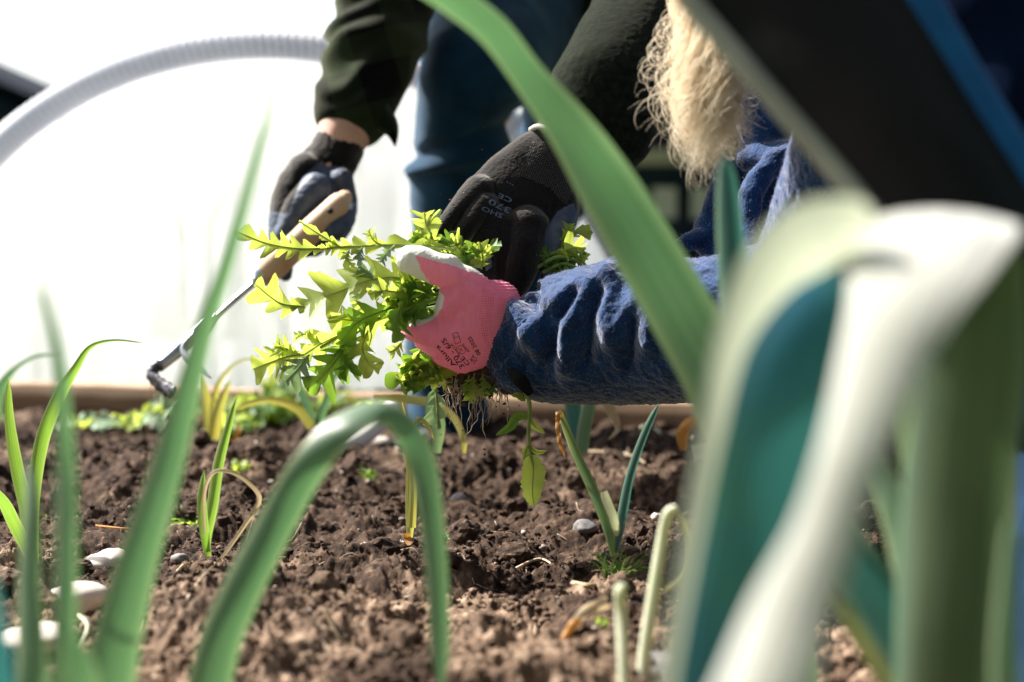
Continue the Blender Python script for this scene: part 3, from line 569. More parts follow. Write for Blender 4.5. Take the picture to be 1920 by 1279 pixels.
# ---------------- person in navy fleece (right) ----------------
pb = thing('person', P(1800, 1100, 1.2), 'person in navy fleece with blond curls and a pink glove leaning in from the right', 'person')
pbody = [chain([(1950, 900, 1.35, 160), (1870, 500, 1.35, 170), (1760, 100, 1.35, 150), (1640, -160, 1.25, 90), (1560, -240, 1.18, 60)], seg=28),
         chain([(1520, -260, 1.15, 100), (1480, -300, 1.15, 125), (1440, -340, 1.15, 110)], seg=24),
         chain([(1700, 60, 1.25, 80), (1630, 350, 1.28, 75), (1560, 560, 1.3, 65), (1400, 610, 1.36, 62), (1200, 620, 1.41, 55), (1000, 605, 1.425, 36), (915, 600, 1.422, 24)]),
         chain([(1980, 900, 1.2, 100), (1980, 1300, 1.0, 80)])]
V, F, N = blob(pbody, 0.007, 4); put('body', V, F, SKIN, pb)
# pink glove
pg = [chain([(940, 602, 1.425, 76, .60), (905, 602, 1.420, 80, .56), (880, 600, 1.415, 78, .50), (862, 604, 1.412, 66, .46)], seg=32), chain([(905, 560, 1.41, 46, .7), (880, 590, 1.408, 48, .7), (866, 625, 1.408, 48, .7)], seg=24), chain([(868, 545, 1.402, 44, .7), (855, 575, 1.404, 40, .8), (850, 608, 1.406, 36, .7), (800, 618, 1.41, 22, .8), (768, 614, 1.415, 17, .8)], seg=24),
      chain([(905, 556, 1.415, 34), (868, 528, 1.405, 32), (830, 507, 1.398, 31), (795, 494, 1.392, 30), (768, 487, 1.390, 27)], seg=22),
      chain([(872, 606, 1.415, 42, .7), (836, 622, 1.408, 32, .8), (805, 627, 1.405, 24, .9), (780, 624, 1.41, 18), (762, 619, 1.42, 15)], seg=20),
      chain([(890, 640, 1.42, 48, .6), (845, 650, 1.414, 32, .8), (812, 648, 1.412, 20), (792, 642, 1.425, 15)], seg=20),
      chain([(900, 650, 1.425, 42, .6), (866, 668, 1.418, 30, .7), (838, 672, 1.420, 20), (820, 668, 1.435, 15)], seg=20),
      chain([(920, 645, 1.43, 36, .6), (882, 678, 1.425, 20, .8), (862, 688, 1.43, 15), (850, 682, 1.445, 12)], seg=20)]
def fp(V, N):
    q = pix(V); kn = 0.0022*np.exp(-((q[:, 0]-833)**2+(q[:, 1]-655)**2)/500)+0.002*np.exp(-((q[:, 0]-862)**2+(q[:, 1]-680)**2)/400)
    cuffw = np.clip((q[:, 0]-895)/15, 0, 1); rib = 0.0006*np.sin(q[:, 1]*1.15)*cuffw
    crease = 0.0018*np.sin((q[:, 0]*0.6+q[:, 1]*0.8)*0.10+2*vn(V, 30))*np.exp(-((q[:, 0]-845)/40)**2)
    return 0.0010*vn(V, 45)+kn+rib+crease+0.00025*vn(V, 500)
V, F, N = blob(pg, 0.0010, 5, fp); q = pix(V); N = vnormals(V, F)
pinkpoly = [(779, 479), (806, 487), (850, 499), (895, 514), (920, 521), (950, 500), (1040, 500), (1040, 730), (925, 705), (890, 696), (866, 708), (840, 696), (812, 680), (790, 664), (768, 645), (735, 632), (744, 613), (788, 611), (815, 598), (829, 577), (834, 556), (824, 545), (806, 530), (790, 505)]
jit = np.stack([vn(V, 300), vn(V, 300, 9)], 1)*1.0
pk = inpoly(q+jit, pinkpoly) & ((N@FW < 0.22) | (q[:, 0] > 920))
mi = np.concatenate([(pk[f].mean(1) < 0.5).astype(int) for f in F]); gp = put('glove', V, F, [PINK, LATEX], pb, mi); gp['label'] = 'pink knitted glove with white latex thumb and palm'
BP = BVHTree.FromPolygons([tuple(v) for v in V], [tuple(int(a) for a in f) for ff in F for f in ff])
text_on(BP, [('Allura', (856, 684), (821, 646), 8.0), ('370 - 6/S', (872, 688), (834, 633), 9.5), ('CE', (882, 682), (868, 667), 8), ('08 2022', (902, 664), (882, 630), 7),
             ('2121X', (864, 662), (847, 643), 4.5), ('UK', (892, 680), (883, 669), 5.5), ('CA', (896, 676), (887, 664), 5), ('ASTX', (881, 659), (869, 643), 4.5), ('M', (863, 668), (860, 664), 4)], INK, gp)
def lines_on(bv, segs, wpx, mtl, parent, name):
    mb = MB()
    for (a, b) in segs:
        a = np.array(a, float); b = np.array(b, float); d = (b-a)/np.linalg.norm(b-a); s_ = np.array([-d[1], d[0]])*wpx/2; n = 6
        pts = []
        for k in range(n):
            c = a+(b-a)*k/(n-1); pts += [hit(bv, *(c-s_)), hit(bv, *(c+s_))]
        if any(p is None for p in pts): continue
        mb.add(pts, [[2*k, 2*k+1, 2*k+3, 2*k+2] for k in range(n-1)])
    if mb.n: mb.build(name, mtl, parent, False)
ang = [t for t in np.linspace(0, 2*math.pi, 13)]
circ = [((864+9*math.cos(a), 656+8*math.sin(a)), (864+9*math.cos(b), 656+8*math.sin(b))) for a, b in zip(ang[:-1], ang[1:])]
bx_ = [(848, 626), (858, 623), (864, 641), (854, 645)]
lines_on(BP, circ+[(bx_[k], bx_[(k+1) % 4]) for k in range(4)]+[((851, 634), (861, 631)), ((851, 628), (853, 632)), ((859, 653), (869, 658)), ((862, 660), (866, 652))], 0.9, INK, gp, 'printed_symbols')
dots(BP, [(905, 540), (926, 545), (926, 575), (922, 620), (934, 662), (918, 655), (905, 640), (898, 590)], (4.3, -0.3), (-0.5, 4.6), 0.95, PINKD, gp)
# navy fleece: sleeve, chest, torso
sv = [chain([(982, 628, 1.425, 92, .7), (1000, 636, 1.425, 108, .8), (1060, 633, 1.425, 124, .95), (1160, 624, 1.41, 132, .95), (1270, 618, 1.38, 134, .95), (1400, 610, 1.34, 138, .9), (1530, 570, 1.30, 150, .8), (1600, 420, 1.28, 150, .8), (1680, 200, 1.22, 170), (1720, 0, 1.2, 170)], n=90, seg=40)]
def ridge(q, pts, wd):
    r = np.zeros(len(q)); pts = np.array(pts, float); best = np.full(len(q), 1e9)
    for a, b in zip(pts[:-1], pts[1:]):
        ab = b-a; t = np.clip(((q-a)@ab)/(ab@ab), 0, 1); best = np.minimum(best, np.linalg.norm(q-(a+t[:, None]*ab), axis=1))
    return np.exp(-(best/wd)**2)
def fv(V, N):
    q = pix(V); fr = np.clip(0.3-N@FW, 0, 1)**0.5
    r = 0
    for pts, wd, am in [([(950, 560), (975, 600), (1010, 655)], 1.25*14, .007), ([(990, 640), (1020, 580), (1100, 530)], 1.25*13, .0085), ([(1062, 690), (1062, 620), (1090, 570), (1140, 520)], 1.25*13, .009),
                        ([(1145, 640), (1135, 590), (1150, 530), (1165, 500)], 1.25*16, .009), ([(1160, 620), (1200, 560)], 1.25*16, .007), ([(1215, 640), (1230, 560), (1260, 500)], 1.25*18, .007), ([(1300, 600), (1320, 540)], 1.25*18, .003)]:
        r = r+am*ridge(q, pts, wd)
    for pts, wd, am in [([(965, 545), (1000, 560), (1010, 585)], 12, -.007), ([(1035, 660), (1045, 600), (1080, 560)], 10, -.009), ([(1100, 680), (1110, 600), (1130, 555)], 12, -.009), ([(1180, 680), (1190, 600)], 12, -.008)]:
        r = r+am*ridge(q, pts, wd)
    return r*fr+folds(11, 0.0035, (1, 1, 1), 3)(V, N)+0.0011*vn(V, 170)+0.0008*vn(V, 420)
V, F, N = blob(sv, 0.0021, 3, fv); N = vnormals(V, F)
fo = fuzzy('fleece_sleeve', V, F, N, 95000, [FLEECE, FUZZ], pb, 0.0014, 0.000065)
ch = [chain([(1440, 60, 1.45, 90), (1455, 220, 1.47, 75), (1480, 380, 1.52, 85)]), chain([(1368, 318, 1.50, 22), (1352, 400, 1.50, 26), (1342, 455, 1.50, 34), (1362, 520, 1.48, 26), (1378, 600, 1.46, 22)]),
      chain([(1350, 440, 1.50, 20), (1310, 452, 1.49, 14), (1272, 460, 1.48, 9)]),
      chain([(1500, 272, 1.42, 22), (1440, 320, 1.42, 30), (1412, 372, 1.42, 28), (1408, 440, 1.41, 20), (1440, 500, 1.40, 16), (1470, 545, 1.39, 16)]),
      chain([(1400, 300, 1.46, 22), (1450, 290, 1.44, 26), (1520, 270, 1.42, 24)]),
      chain([(1400, 620, 1.58, 70), (1440, 480, 1.60, 85), (1480, 380, 1.58, 110), (1600, 250, 1.50, 150), (1750, 100, 1.35, 210), (1850, 350, 1.3, 230), (1950, 800, 1.3, 240)], n=60, seg=32)]
V, F, N = blob(ch, 0.004, 3, lambda V, N: folds(11, 0.006, (1, 1, 1), 8)(V, N)+0.002*vn(V, 120)); N = vnormals(V, F)
fuzzy('fleece_body', V, F, N, 60000, [FLEECE, FUZZ], pb, 0.002, 0.0001)
m = MB(); c = P(972, 708, 1.375); 
V, F, N = blob([chain([(958, 694, 1.385, 9, .4), (976, 714, 1.380, 14, .4), (994, 738, 1.388, 9, .4)])], 0.0015, 3); put('cuff_oval', V, F, BLACKC, pb)  # small flat dark oval at the cuff's lower edge
# jacket flap (thick slab) + piping + blue edge
def slab(Lp, Rp, dl, dr, th_, n=30, mcols=14, bulge=0.02):
    Lc = cat([(*p, d) for p, d in zip(Lp, dl)], n); Rc = cat([(*p, d) for p, d in zip(Rp, dr)], n)
    A = np.array([P(*k) for k in Lc]); B = np.array([P(*k) for k in Rc]); f = np.linspace(0, 1, mcols); VV = []
    for s_ in (-1, 1):
        for i_ in range(n):
            for g_ in f:
                e = min(1, 4*g_*(1-g_)+0.25); VV.append(A[i_]*(1-g_)+B[i_]*g_-FW*bulge*math.sin(math.pi*g_)+FW*s_*th_/2*e)
    VV = np.array(VV); VV += FW*(0.004*vn(VV, 12))[:, None]; M = n*mcols; FF = []
    for i_ in range(n-1):
        for j_ in range(mcols-1):
            a = i_*mcols+j_; FF.append((a, a+1, a+mcols+1, a+mcols)); FF.append((M+a, M+a+mcols, M+a+mcols+1, M+a+1))
    for i_ in range(n-1):
        a = i_*mcols; FF.append((a, a+mcols, M+a+mcols, M+a)); a += mcols-1; FF.append((a, M+a, M+a+mcols, a+mcols))
    for j_ in range(mcols-1):
        FF.append((j_, M+j_, M+j_+1, j_+1)); a = (n-1)*mcols+j_; FF.append((a, a+1, M+a+1, M+a))
    return VV, np.array(FF), A, B
VV, FF, A, B = slab([(1150, -160), (1265, -30), (1440, 175), (1615, 378), (1800, 620)], [(1620, -160), (1700, -30), (1812, 165), (1925, 345), (2080, 600)], [.80, .79, .77, .76, .75], [.84, .83, .82, .81, .80], 0.012)
jk = put('jacket_flap', VV, FF, BLACKC, pb); mb = MB(); add_tube(mb, A-FW*0.001, 0.0062, None, 10); mb.build('piping', GREYC, jk)
mb = MB(); add_tube(mb, B-RT*0.004-FW*0.002, 0.017, 0.006, 16); mb.build('blue_trim', BLUEC, jk)
V, F, N = blob([chain([(1740, -260, 1.08, 190), (1850, 60, 1.05, 200), (1960, 420, 1.05, 200), (2050, 700, 1.05, 180)])], 0.006, 3, folds(9, 0.008)); put('jacket_back', V, F, mat('navy_jacket', (0.001, 0.004, 0.018), (0.003, 0.010, 0.035), rough=0.9, scale=10, spec=0.05), pb)
# hair: curly strands
hm = MB()
for cl in range(96):
    x0 = 1278+rng.normal(0, 26)+95*rng.random(); y0 = -90+60*rng.random(); d0 = 1.20+rng.normal(0, 0.022); ln = 240+140*rng.random()**0.8; fx = 1345+rng.normal(0, 30)
    stray = cl % 8 == 0
    if stray: fx -= 45*rng.random()+5; ln *= 0.9
    ph0 = rng.uniform(0, 6.28); w0 = rng.uniform(2.2, 5.5); am0 = rng.uniform(7, 19)
    for k in range(8 if stray else 22):
        n_ = 40; s_ = np.linspace(0, 1, n_); ph = ph0+rng.normal(0, .35); w_ = w0*(1+rng.normal(0, .06)); am = am0*rng.uniform(.7, 1.3)*(0.35+s_); o1, o2 = rng.normal(0, 4.5, 2); l2 = ln*rng.uniform(0.8, 1.05)
        px = x0+o1*(1+s_)+(fx-x0)*np.sin(s_*1.57)+am*np.sin(w_*s_*6.28+ph)+8*np.sin(s_*5+ph0*2)+rng.normal(0, 5)*s_**2; py = y0+l2*s_+am*0.7*np.cos(w_*s_*6.28+ph)
        dd = d0+o2*0.0006+0.007*np.cos(w_*s_*6.28+ph)+0.015*s_
        if stray: px[-12:] -= np.linspace(0, rng.uniform(0, 30), 12)
        path = np.array([P(a, b, c) for a, b, c in zip(px, py, dd)]); rd = rng.uniform(0.00010, 0.00024)*np.r_[np.ones(n_-8), np.linspace(1, .3, 8)]
        add_tube(hm, path, rd, None, 4, caps=False)
hm.build('hair', HAIRM, pb)
hc = [chain([(1500, -380, 1.15, 120), (1440, -300, 1.15, 150), (1360, -180, 1.16, 110), (1330, -60, 1.22, 34), (1360, 60, 1.24, 34), (1366, 150, 1.24, 30), (1358, 225, 1.24, 20), (1352, 255, 1.24, 9)])]
V, F, N = blob(hc, 0.0025, 3, lambda V, N: 0.006*np.sin(V[:, 2]*260+6*vn(V, 25))+0.005*vn(V, 60)+0.002*vn(V, 200)); put('hair_mass', V, F, HAIRM, pb)
# dark trousers low right
V, F, N = blob([chain([(2000, 820, 1.2, 150), (1980, 1000, 1.05, 110), (1960, 1400, 0.95, 100)])], 0.006, 3, folds(12, 0.006)); put('trousers', V, F, mat('navy_trousers', (0.006, 0.014, 0.04), (0.01, 0.03, 0.07), rough=0.9, scale=20, spec=0.05), pb)

# ---------------- strap-leaved plants ----------------
def strap(mb, keys, roll=0.0, keel=0.25, n=44, cols=9, wave=0.0, m=0, tip=True, side=None):
    """keys: (px,py,d,width_px[,roll_deg]) ; ribbon leaf with a keel"""
    K = cat([(list(k)+[roll])[:5] for k in keys], n); C = np.array([P(k[0], k[1], k[2]) for k in K]); T = nrm(np.gradient(C, axis=0))
    view = nrm(C-CAM); S = nrm(np.cross(T, view)) if side is None else nrm(np.array(side)[None]-T*(T@np.array(side))[:, None]); Nn = nrm(np.cross(S, T)); VV = []; UV = []; c = np.linspace(-1, 1, cols); ph = rng.uniform(0, 6)
    for k in range(n):
        a = R(K[k, 4]); s_ = S[k]*math.cos(a)+Nn[k]*math.sin(a); nn = Nn[k]*math.cos(a)-S[k]*math.sin(a)
        hw = K[k, 3]*K[k, 2]/FPX/2/max(0.35, abs(math.cos(a)))
        if tip: hw *= min(1, (n-1-k)/4.0+0.08)
        for x in c:
            VV.append(C[k]+s_*hw*x+nn*hw*(keel*(x*x)+wave*math.sin(k*0.5+ph+x*2)*x*x)); UV.append(((x+1)/2, k/(n-1)))
    i = (np.arange(n-1)[:, None]*cols+np.arange(cols-1)).ravel(); mb.add(VV, np.stack([i, i+1, i+cols+1, i+cols], 1), np.array(UV), m)
def leaf(parent, keys, mt, **kw):
    mb = MB(); strap(mb, keys, **kw); return mb.build('leaf', mt, parent)
def base(px, py): 
    g = G(px, py); g[2] = Hs(g[0], g[1]); return g
# front-left leek
L = thing('leek', P(200, 1400, 0.80), 'large blurred leek at lower left with one tall thin leaf and one arching leaf', 'leek', 'leeks in the soil bed')
leaf(L, [(205, 1420, .80, 110), (205, 1279, .80, 98), (250, 1080, .805, 78), (300, 920, .81, 64), (340, 780, .815, 52), (385, 610, .81, 36), (420, 510, .80, 28), (455, 390, .785, 22), (485, 280, .765, 18), (506, 200, .745, 13), (498, 120, .70, 9)], LEEK, keel=0.3, n=60)
L2 = thing('leek', P(360, 1400, 0.86), 'blurred leek leaf bending in an arch at lower middle with its tip turned down', 'leek', 'leeks in the soil bed')
leaf(L2, [(370, 1420, .86, 86), (405, 1230, .865, 80), (452, 1110, .87, 76), (518, 980, .88, 72), (575, 880, .885, 68), (635, 802, .89, 60, 35), (695, 768, .90, 46, 50), (742, 780, .905, 46, 30), (785, 850, .905, 54, 0), (806, 950, .90, 48), (818, 1060, .895, 42), (824, 1180, .89, 38), (826, 1320, .885, 30)], LEEK, keel=0.28, n=64)
leaf(L2, [(380, 1440, .88, 40), (400, 1320, .88, 36), (405, 1285, .88, 6)], LEEK)
# left cluster
L3 = thing('leek', P(60, 1400, 0.95), 'blurred upright leek leaves crossing at the lower left corner', 'leek', 'leeks in the soil bed')
leaf(L3, [(120, 1400, .72, 56), (122, 1200, .72, 46), (124, 1000, .73, 40), (122, 850, .74, 34), (112, 700, .74, 24), (92, 600, .74, 16), (70, 520, .74, 9)], LEEK, keel=0.5)
leaf(L3, [(70, 1400, .78, 90), (62, 1279, .78, 60), (55, 1100, .80, 42), (60, 950, .82, 30), (50, 850, .84, 8)], LEEK, keel=0.4)
leaf(L3, [(-10, 1400, .65, 80), (-8, 1250, .65, 60), (-20, 1120, .65, 40), (-40, 1000, .65, 20)], LEEKT)
leaf(L3, [(110, 1400, .7, 130), (150, 1279, .7, 70), (135, 1200, .7, 30), (130, 1150, .7, 5)], LEEK)
# mid-left sharp leek
L4 = thing('leek', base(58, 1010), 'small leek at the left edge with one leaf curling over to a thin tip', 'leek', 'leeks in the soil bed')
leaf(L4, [(58, 1050, 1.38, 22), (50, 960, 1.38, 26), (32, 880, 1.38, 24), (18, 790, 1.38, 18), (15, 705, 1.38, 7)], SEED, keel=0.4)
leaf(L4, [(60, 1050, 1.38, 24), (62, 940, 1.39, 24), (78, 830, 1.40, 26), (110, 745, 1.40, 24), (142, 690, 1.40, 15), (170, 650, 1.40, 8), (215, 638, 1.40, 4), (275, 644, 1.40, 2)], SEED, keel=0.4, n=60)
leaf(L4, [(56, 1040, 1.37, 22), (28, 985, 1.36, 24), (5, 940, 1.34, 20), (-40, 890, 1.3, 6)], SEED, keel=0.4)
L5 = thing('leek', base(5, 760), 'distant leek with a thin arching leaf at the far left of the bed', 'leek', 'leeks in the soil bed')
leaf(L5, [(-10, 790, 2.1, 24), (0, 730, 2.1, 20), (30, 690, 2.1, 9), (70, 668, 2.1, 6), (115, 665, 2.1, 3)], LEEK)
# in-focus leek seedlings
L6 = thing('leek', base(392, 1040), 'small upright leek seedling with a drooping dried leaf loop beside it', 'leek', 'leeks in the soil bed')
leaf(L6, [(390, 1044, 1.30, 11), (388, 1010, 1.30, 16), (398, 950, 1.30, 21), (410, 870, 1.305, 20), (428, 800, 1.31, 14), (444, 742, 1.315, 6)], SEED, keel=0.5)
leaf(L6, [(388, 1035, 1.30, 13), (382, 985, 1.295, 18), (378, 930, 1.295, 16), (383, 880, 1.30, 3)], SEED, keel=0.5)
mb = MB(); strap(mb, [(384, 1000, 1.29, 5), (382, 930, 1.285, 7), (400, 886, 1.28, 7), (440, 888, 1.28, 7), (480, 920, 1.285, 8), (484, 945, 1.29, 9), (455, 990, 1.30, 8), (420, 1040, 1.30, 5), (398, 1062, 1.29, 4)], keel=0.4, n=60); mb.build('dry_leaf', DRY, L6)
L7 = thing('leek', base(1152, 1040), 'small leek seedling with two spread leaves and a cut centre beside a grass tuft', 'leek', 'leeks in the soil bed')
leaf(L7, [(1153, 1042, 1.30, 16), (1140, 990, 1.30, 20), (1110, 915, 1.31, 20), (1080, 850, 1.32, 17), (1056, 790, 1.33, 12), (1048, 768, 1.33, 8)], mat('seedling_blue', (0.07, 0.18, 0.09), (0.18, 0.26, 0.07), rough=0.4, scale=14, trans=0.3, tcol=(0.3, 0.4, 0.08), veins=5, edge=(0.35, 0.4, 0.15)), keel=0.5)
leaf(L7, [(1153, 1035, 1.30, 14), (1165, 975, 1.30, 19), (1182, 890, 1.30, 16), (1208, 815, 1.30, 14), (1236, 755, 1.30, 8)], LEEKB, keel=0.5)
mb = MB(); strap(mb, [(1158, 1005, 1.30, 14), (1150, 970, 1.295, 16), (1138, 940, 1.295, 17), (1132, 922, 1.295, 13)], keel=0.5, tip=False); mb.build('cut_leaf', STALK, L7)
mb = MB(); strap(mb, [(1048, 772, 1.33, 12), (1046, 800, 1.325, 9), (1050, 830, 1.32, 8), (1060, 862, 1.32, 2)], wave=0.5); mb.build('dry_tip', ORG, L7)
L8 = thing('leek', base(768, 1010), 'yellow leek seedling with a folded leaf standing behind the arched leaf', 'leek', 'leeks in the soil bed')
leaf(L8, [(768, 1008, 1.38, 12), (770, 950, 1.38, 20), (768, 860, 1.38, 14), (762, 800, 1.38, 9), (752, 748, 1.38, 4)], YEL, keel=0.5)
leaf(L8, [(772, 990, 1.375, 16), (776, 900, 1.375, 16), (772, 820, 1.37, 11), (782, 786, 1.37, 10, 40), (800, 796, 1.37, 8), (814, 825, 1.37, 4)], YEL, keel=0.5)
mb = MB(); strap(mb, [(762, 1000, 1.37, 10), (764, 1010, 1.37, 14), (770, 1022, 1.365, 10)]); mb.build('dry_base', ORG, L8)
L9 = thing('leek', base(398, 830), 'clump of short bright yellow leek leaves in front of the board', 'leek', 'leeks in the soil bed')
for ks in ([(398, 840, 1.95, 26), (392, 790, 1.95, 22), (384, 740, 1.95, 18), (374, 700, 1.95, 5)], [(400, 840, 1.93, 26), (408, 780, 1.93, 20), (420, 740, 1.93, 14), (432, 712, 1.93, 4)], [(398, 820, 1.94, 14), (402, 750, 1.94, 12), (415, 710, 1.94, 8), (445, 680, 1.94, 5), (480, 670, 1.94, 3)]):
    leaf(L9, ks, YEL, keel=0.4)
leaf(L9, [(404, 842, 1.93, 10), (425, 838, 1.93, 9), (445, 815, 1.93, 8), (446, 790, 1.93, 4)], ORG)
L10 = thing('leek', base(590, 800), 'leek clump with a yellow leaf bowing left in front of the board', 'leek', 'leeks in the soil bed')
leaf(L10, [(590, 800, 1.85, 20), (575, 760, 1.85, 16), (560, 720, 1.85, 13), (548, 690, 1.85, 8), (540, 650, 1.85, 4)], LEEK)
leaf(L10, [(595, 800, 1.85, 18), (612, 750, 1.85, 14), (625, 710, 1.85, 10), (660, 670, 1.85, 6), (700, 655, 1.85, 3)], LEEK)
leaf(L10, [(585, 800, 1.84, 18), (555, 765, 1.84, 17), (510, 750, 1.84, 14), (470, 756, 1.84, 11), (440, 768, 1.84, 6)], YEL)
L11 = thing('leek', base(800, 830), 'grey green leek with a long yellow leaf arching right below the hanging roots', 'leek', 'leeks in the soil bed')
leaf(L11, [(818, 850, 1.6, 16), (822, 800, 1.6, 26), (812, 770, 1.6, 30), (805, 735, 1.6, 10)], WEEDG)
leaf(L11, [(700, 745, 1.68, 10), (755, 748, 1.68, 16), (810, 756, 1.66, 17), (850, 782, 1.65, 14), (868, 820, 1.64, 12), (870, 850, 1.64, 8)], YEL, tip=False)
leaf(L11, [(800, 860, 1.62, 12), (780, 842, 1.62, 10), (765, 860, 1.62, 6)], ORG)
L12 = thing('leek', base(1088, 830), 'blue green leek stems under the navy sleeve with a dried leaf hanging over', 'leek', 'leeks in the soil bed')
leaf(L12, [(1085, 850, 1.75, 26), (1078, 790, 1.75, 30), (1072, 740, 1.75, 30), (1070, 700, 1.75, 20)], LEEKB)
leaf(L12, [(1090, 850, 1.74, 24), (1098, 790, 1.74, 26), (1110, 740, 1.74, 22), (1115, 700, 1.74, 12)], LEEK)
mb = MB(); strap(mb, [(1110, 735, 1.72, 8), (1135, 752, 1.72, 18), (1150, 780, 1.72, 18), (1158, 805, 1.72, 10), (1140, 825, 1.72, 3)], wave=0.4); mb.build('dry_leaf', DRY, L12)
L13 = thing('leek', base(1290, 840), 'orange curled leek leaf at the foot of the board behind the big leaves', 'leek', 'leeks in the soil bed')
leaf(L13, [(1282, 845, 1.75, 14), (1280, 815, 1.75, 24), (1292, 792, 1.75, 20, 30), (1320, 790, 1.75, 16), (1350, 800, 1.75, 6)], ORG)
leaf(L13, [(1300, 850, 1.75, 30), (1330, 845, 1.75, 26), (1370, 850, 1.75, 10)], STALK)
# long leaf sweeping from the top across the middle
L14 = thing('leek', P(1420, 1400, 0.88), 'leek with one long broad leaf slanting from the top middle down to the right', 'leek', 'leeks in the soil bed')
leaf(L14, [(1490, 1380, .90, 110), (1450, 1100, .90, 140), (1405, 880, .90, 140), (1350, 720, .905, 132), (1285, 600, .91, 126), (1210, 470, .91, 122), (1135, 350, .91, 112, 12), (1065, 245, .905, 88, 25), (990, 145, .90, 64, 10), (925, 58, .89, 62), (850, 0, .88, 58), (780, -35, .87, 40), (700, -60, .86, 10)], LEEK, keel=0.22, n=80, cols=11)
leaf(L14, [(1440, 1380, .93, 50), (1420, 1000, .93, 60), (1390, 750, .93, 60), (1378, 580, .93, 55), (1368, 420, .93, 50), (1362, 330, .93, 34), (1358, 290, .93, 8)], LEEKB, keel=0.5)
# right foreground leek, arching leaves
L15 = thing('leek', P(1450, 1420, 0.56), 'very large blurred leek filling the right side with white sunlit folded leaves', 'leek', 'leeks in the soil bed')
leaf(L15, [(1345, 1450, .58, 250), (1375, 1200, .58, 255), (1420, 950, .58, 240), (1465, 760, .575, 225), (1505, 640, .575, 215), (1538, 560, .58, 170), (1562, 500, .59, 90)], LEEKT, keel=0.18, n=70, cols=13)
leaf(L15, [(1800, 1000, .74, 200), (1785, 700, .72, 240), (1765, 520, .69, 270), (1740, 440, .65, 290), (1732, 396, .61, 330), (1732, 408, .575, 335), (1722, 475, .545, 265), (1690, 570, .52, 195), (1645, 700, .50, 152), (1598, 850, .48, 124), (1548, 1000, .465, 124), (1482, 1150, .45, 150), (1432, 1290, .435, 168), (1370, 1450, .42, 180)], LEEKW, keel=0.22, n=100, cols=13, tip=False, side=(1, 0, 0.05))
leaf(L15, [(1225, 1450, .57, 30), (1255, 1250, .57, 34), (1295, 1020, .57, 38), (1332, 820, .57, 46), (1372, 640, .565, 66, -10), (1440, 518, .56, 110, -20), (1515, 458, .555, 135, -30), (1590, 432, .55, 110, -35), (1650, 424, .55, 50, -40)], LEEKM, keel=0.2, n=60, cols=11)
L16 = thing('leek', P(1800, 1420, 0.60), 'blurred leek with a broad dark green leaf standing at the right edge', 'leek', 'leeks in the soil bed')
leaf(L16, [(1770, 1450, .62, 170), (1775, 1200, .62, 170), (1795, 950, .62, 190), (1825, 700, .615, 200), (1850, 540, .61, 150), (1880, 440, .60, 80)], LEEKD, keel=0.25, n=60, cols=11)
leaf(L16, [(1740, 1450, .68, 120), (1735, 1150, .68, 110), (1740, 900, .68, 90), (1755, 720, .68, 60)], LEEKB, keel=0.4)
leaf(L16, [(1900, 1450, .6, 60), (1885, 1250, .6, 50), (1890, 1100, .6, 40), (1900, 960, .6, 24)], LEEK, keel=0.4)
L17 = thing('leek', P(1700, 1420, 0.75), 'blurred blue green leek leaves crossing low behind the white folded leaf', 'leek', 'leeks in the soil bed')
leaf(L17, [(1780, 1450, .78, 80), (1720, 1260, .78, 90), (1650, 1130, .78, 100), (1600, 1050, .78, 90), (1560, 960, .78, 60), (1520, 900, .78, 20)], LEEKB, keel=0.3)
leaf(L17, [(1740, 1400, .76, 90), (1720, 1120, .76, 80), (1680, 960, .77, 60), (1640, 860, .78, 40), (1610, 780, .78, 14)], LEEK, keel=0.4)
leaf(L17, [(1740, 1420, .8, 40), (1660, 1270, .8, 36), (1590, 1160, .8, 30), (1550, 1100, .8, 10)], mat('olive_leaf', (0.16, 0.20, 0.07), (0.24, 0.27, 0.1), rough=0.5, scale=14, trans=0.3, veins=6), keel=0.4)
# pale bent stalks
S1 = thing('pale_stalk', base(1230, 1250), 'tall pale bent leaf stalk with a yellow looped tip beside the big leek', 'stalk', 'pale dead stalks')
mb = MB(); k = cat([(1200, 1330, .98, 12), (1208, 1230, .99, 12), (1226, 1110, 1.0, 12), (1242, 1010, 1.01, 11), (1252, 965, 1.01, 10), (1264, 954, 1.01, 8)], 40); add_tube(mb, [P(*a[:3]) for a in k], k[:, 3]*1.0/FPX, 0.003, 12); mb.build('stem', STALK, S1)
mb = MB(); strap(mb, [(1262, 952, 1.01, 10), (1278, 980, 1.01, 12), (1287, 1030, 1.01, 12), (1276, 1080, 1.01, 10), (1240, 1112, 1.01, 5)], keel=0.5); mb.build('tip', YEL, S1)
S2 = thing('pale_stalk', base(1165, 1270), 'short pale stalk with a rounded end left of the tall bent stalk', 'stalk', 'pale dead stalks')
mb = MB(); k = cat([(1172, 1330, .93, 12), (1168, 1230, .94, 11), (1164, 1150, .95, 11), (1163, 1108, .95, 11), (1168, 1100, .96, 8)], 30); add_tube(mb, [P(*a[:3]) for a in k], k[:, 3]*.95/FPX, 0.003, 12); mb.build('stem', STALK, S2)
S3 = thing('dry_leaf', base(1080, 1200), 'dry curled leaf with orange lower part standing on the near soil', 'dead leaf')
mb = MB(); strap(mb, [(1048, 1290, 1.05, 14), (1052, 1215, 1.06, 12), (1072, 1175, 1.07, 16), (1100, 1145, 1.08, 20), (1142, 1128, 1.09, 24)], wave=0.3, tip=False, keel=0.5); mb.build('blade', [DRY], S3)
mb = MB(); strap(mb, [(1050, 1220, 1.058, 12), (1068, 1180, 1.065, 17), (1088, 1160, 1.07, 16)], wave=0.2, keel=0.5); mb.build('tip', [ORG], S3)

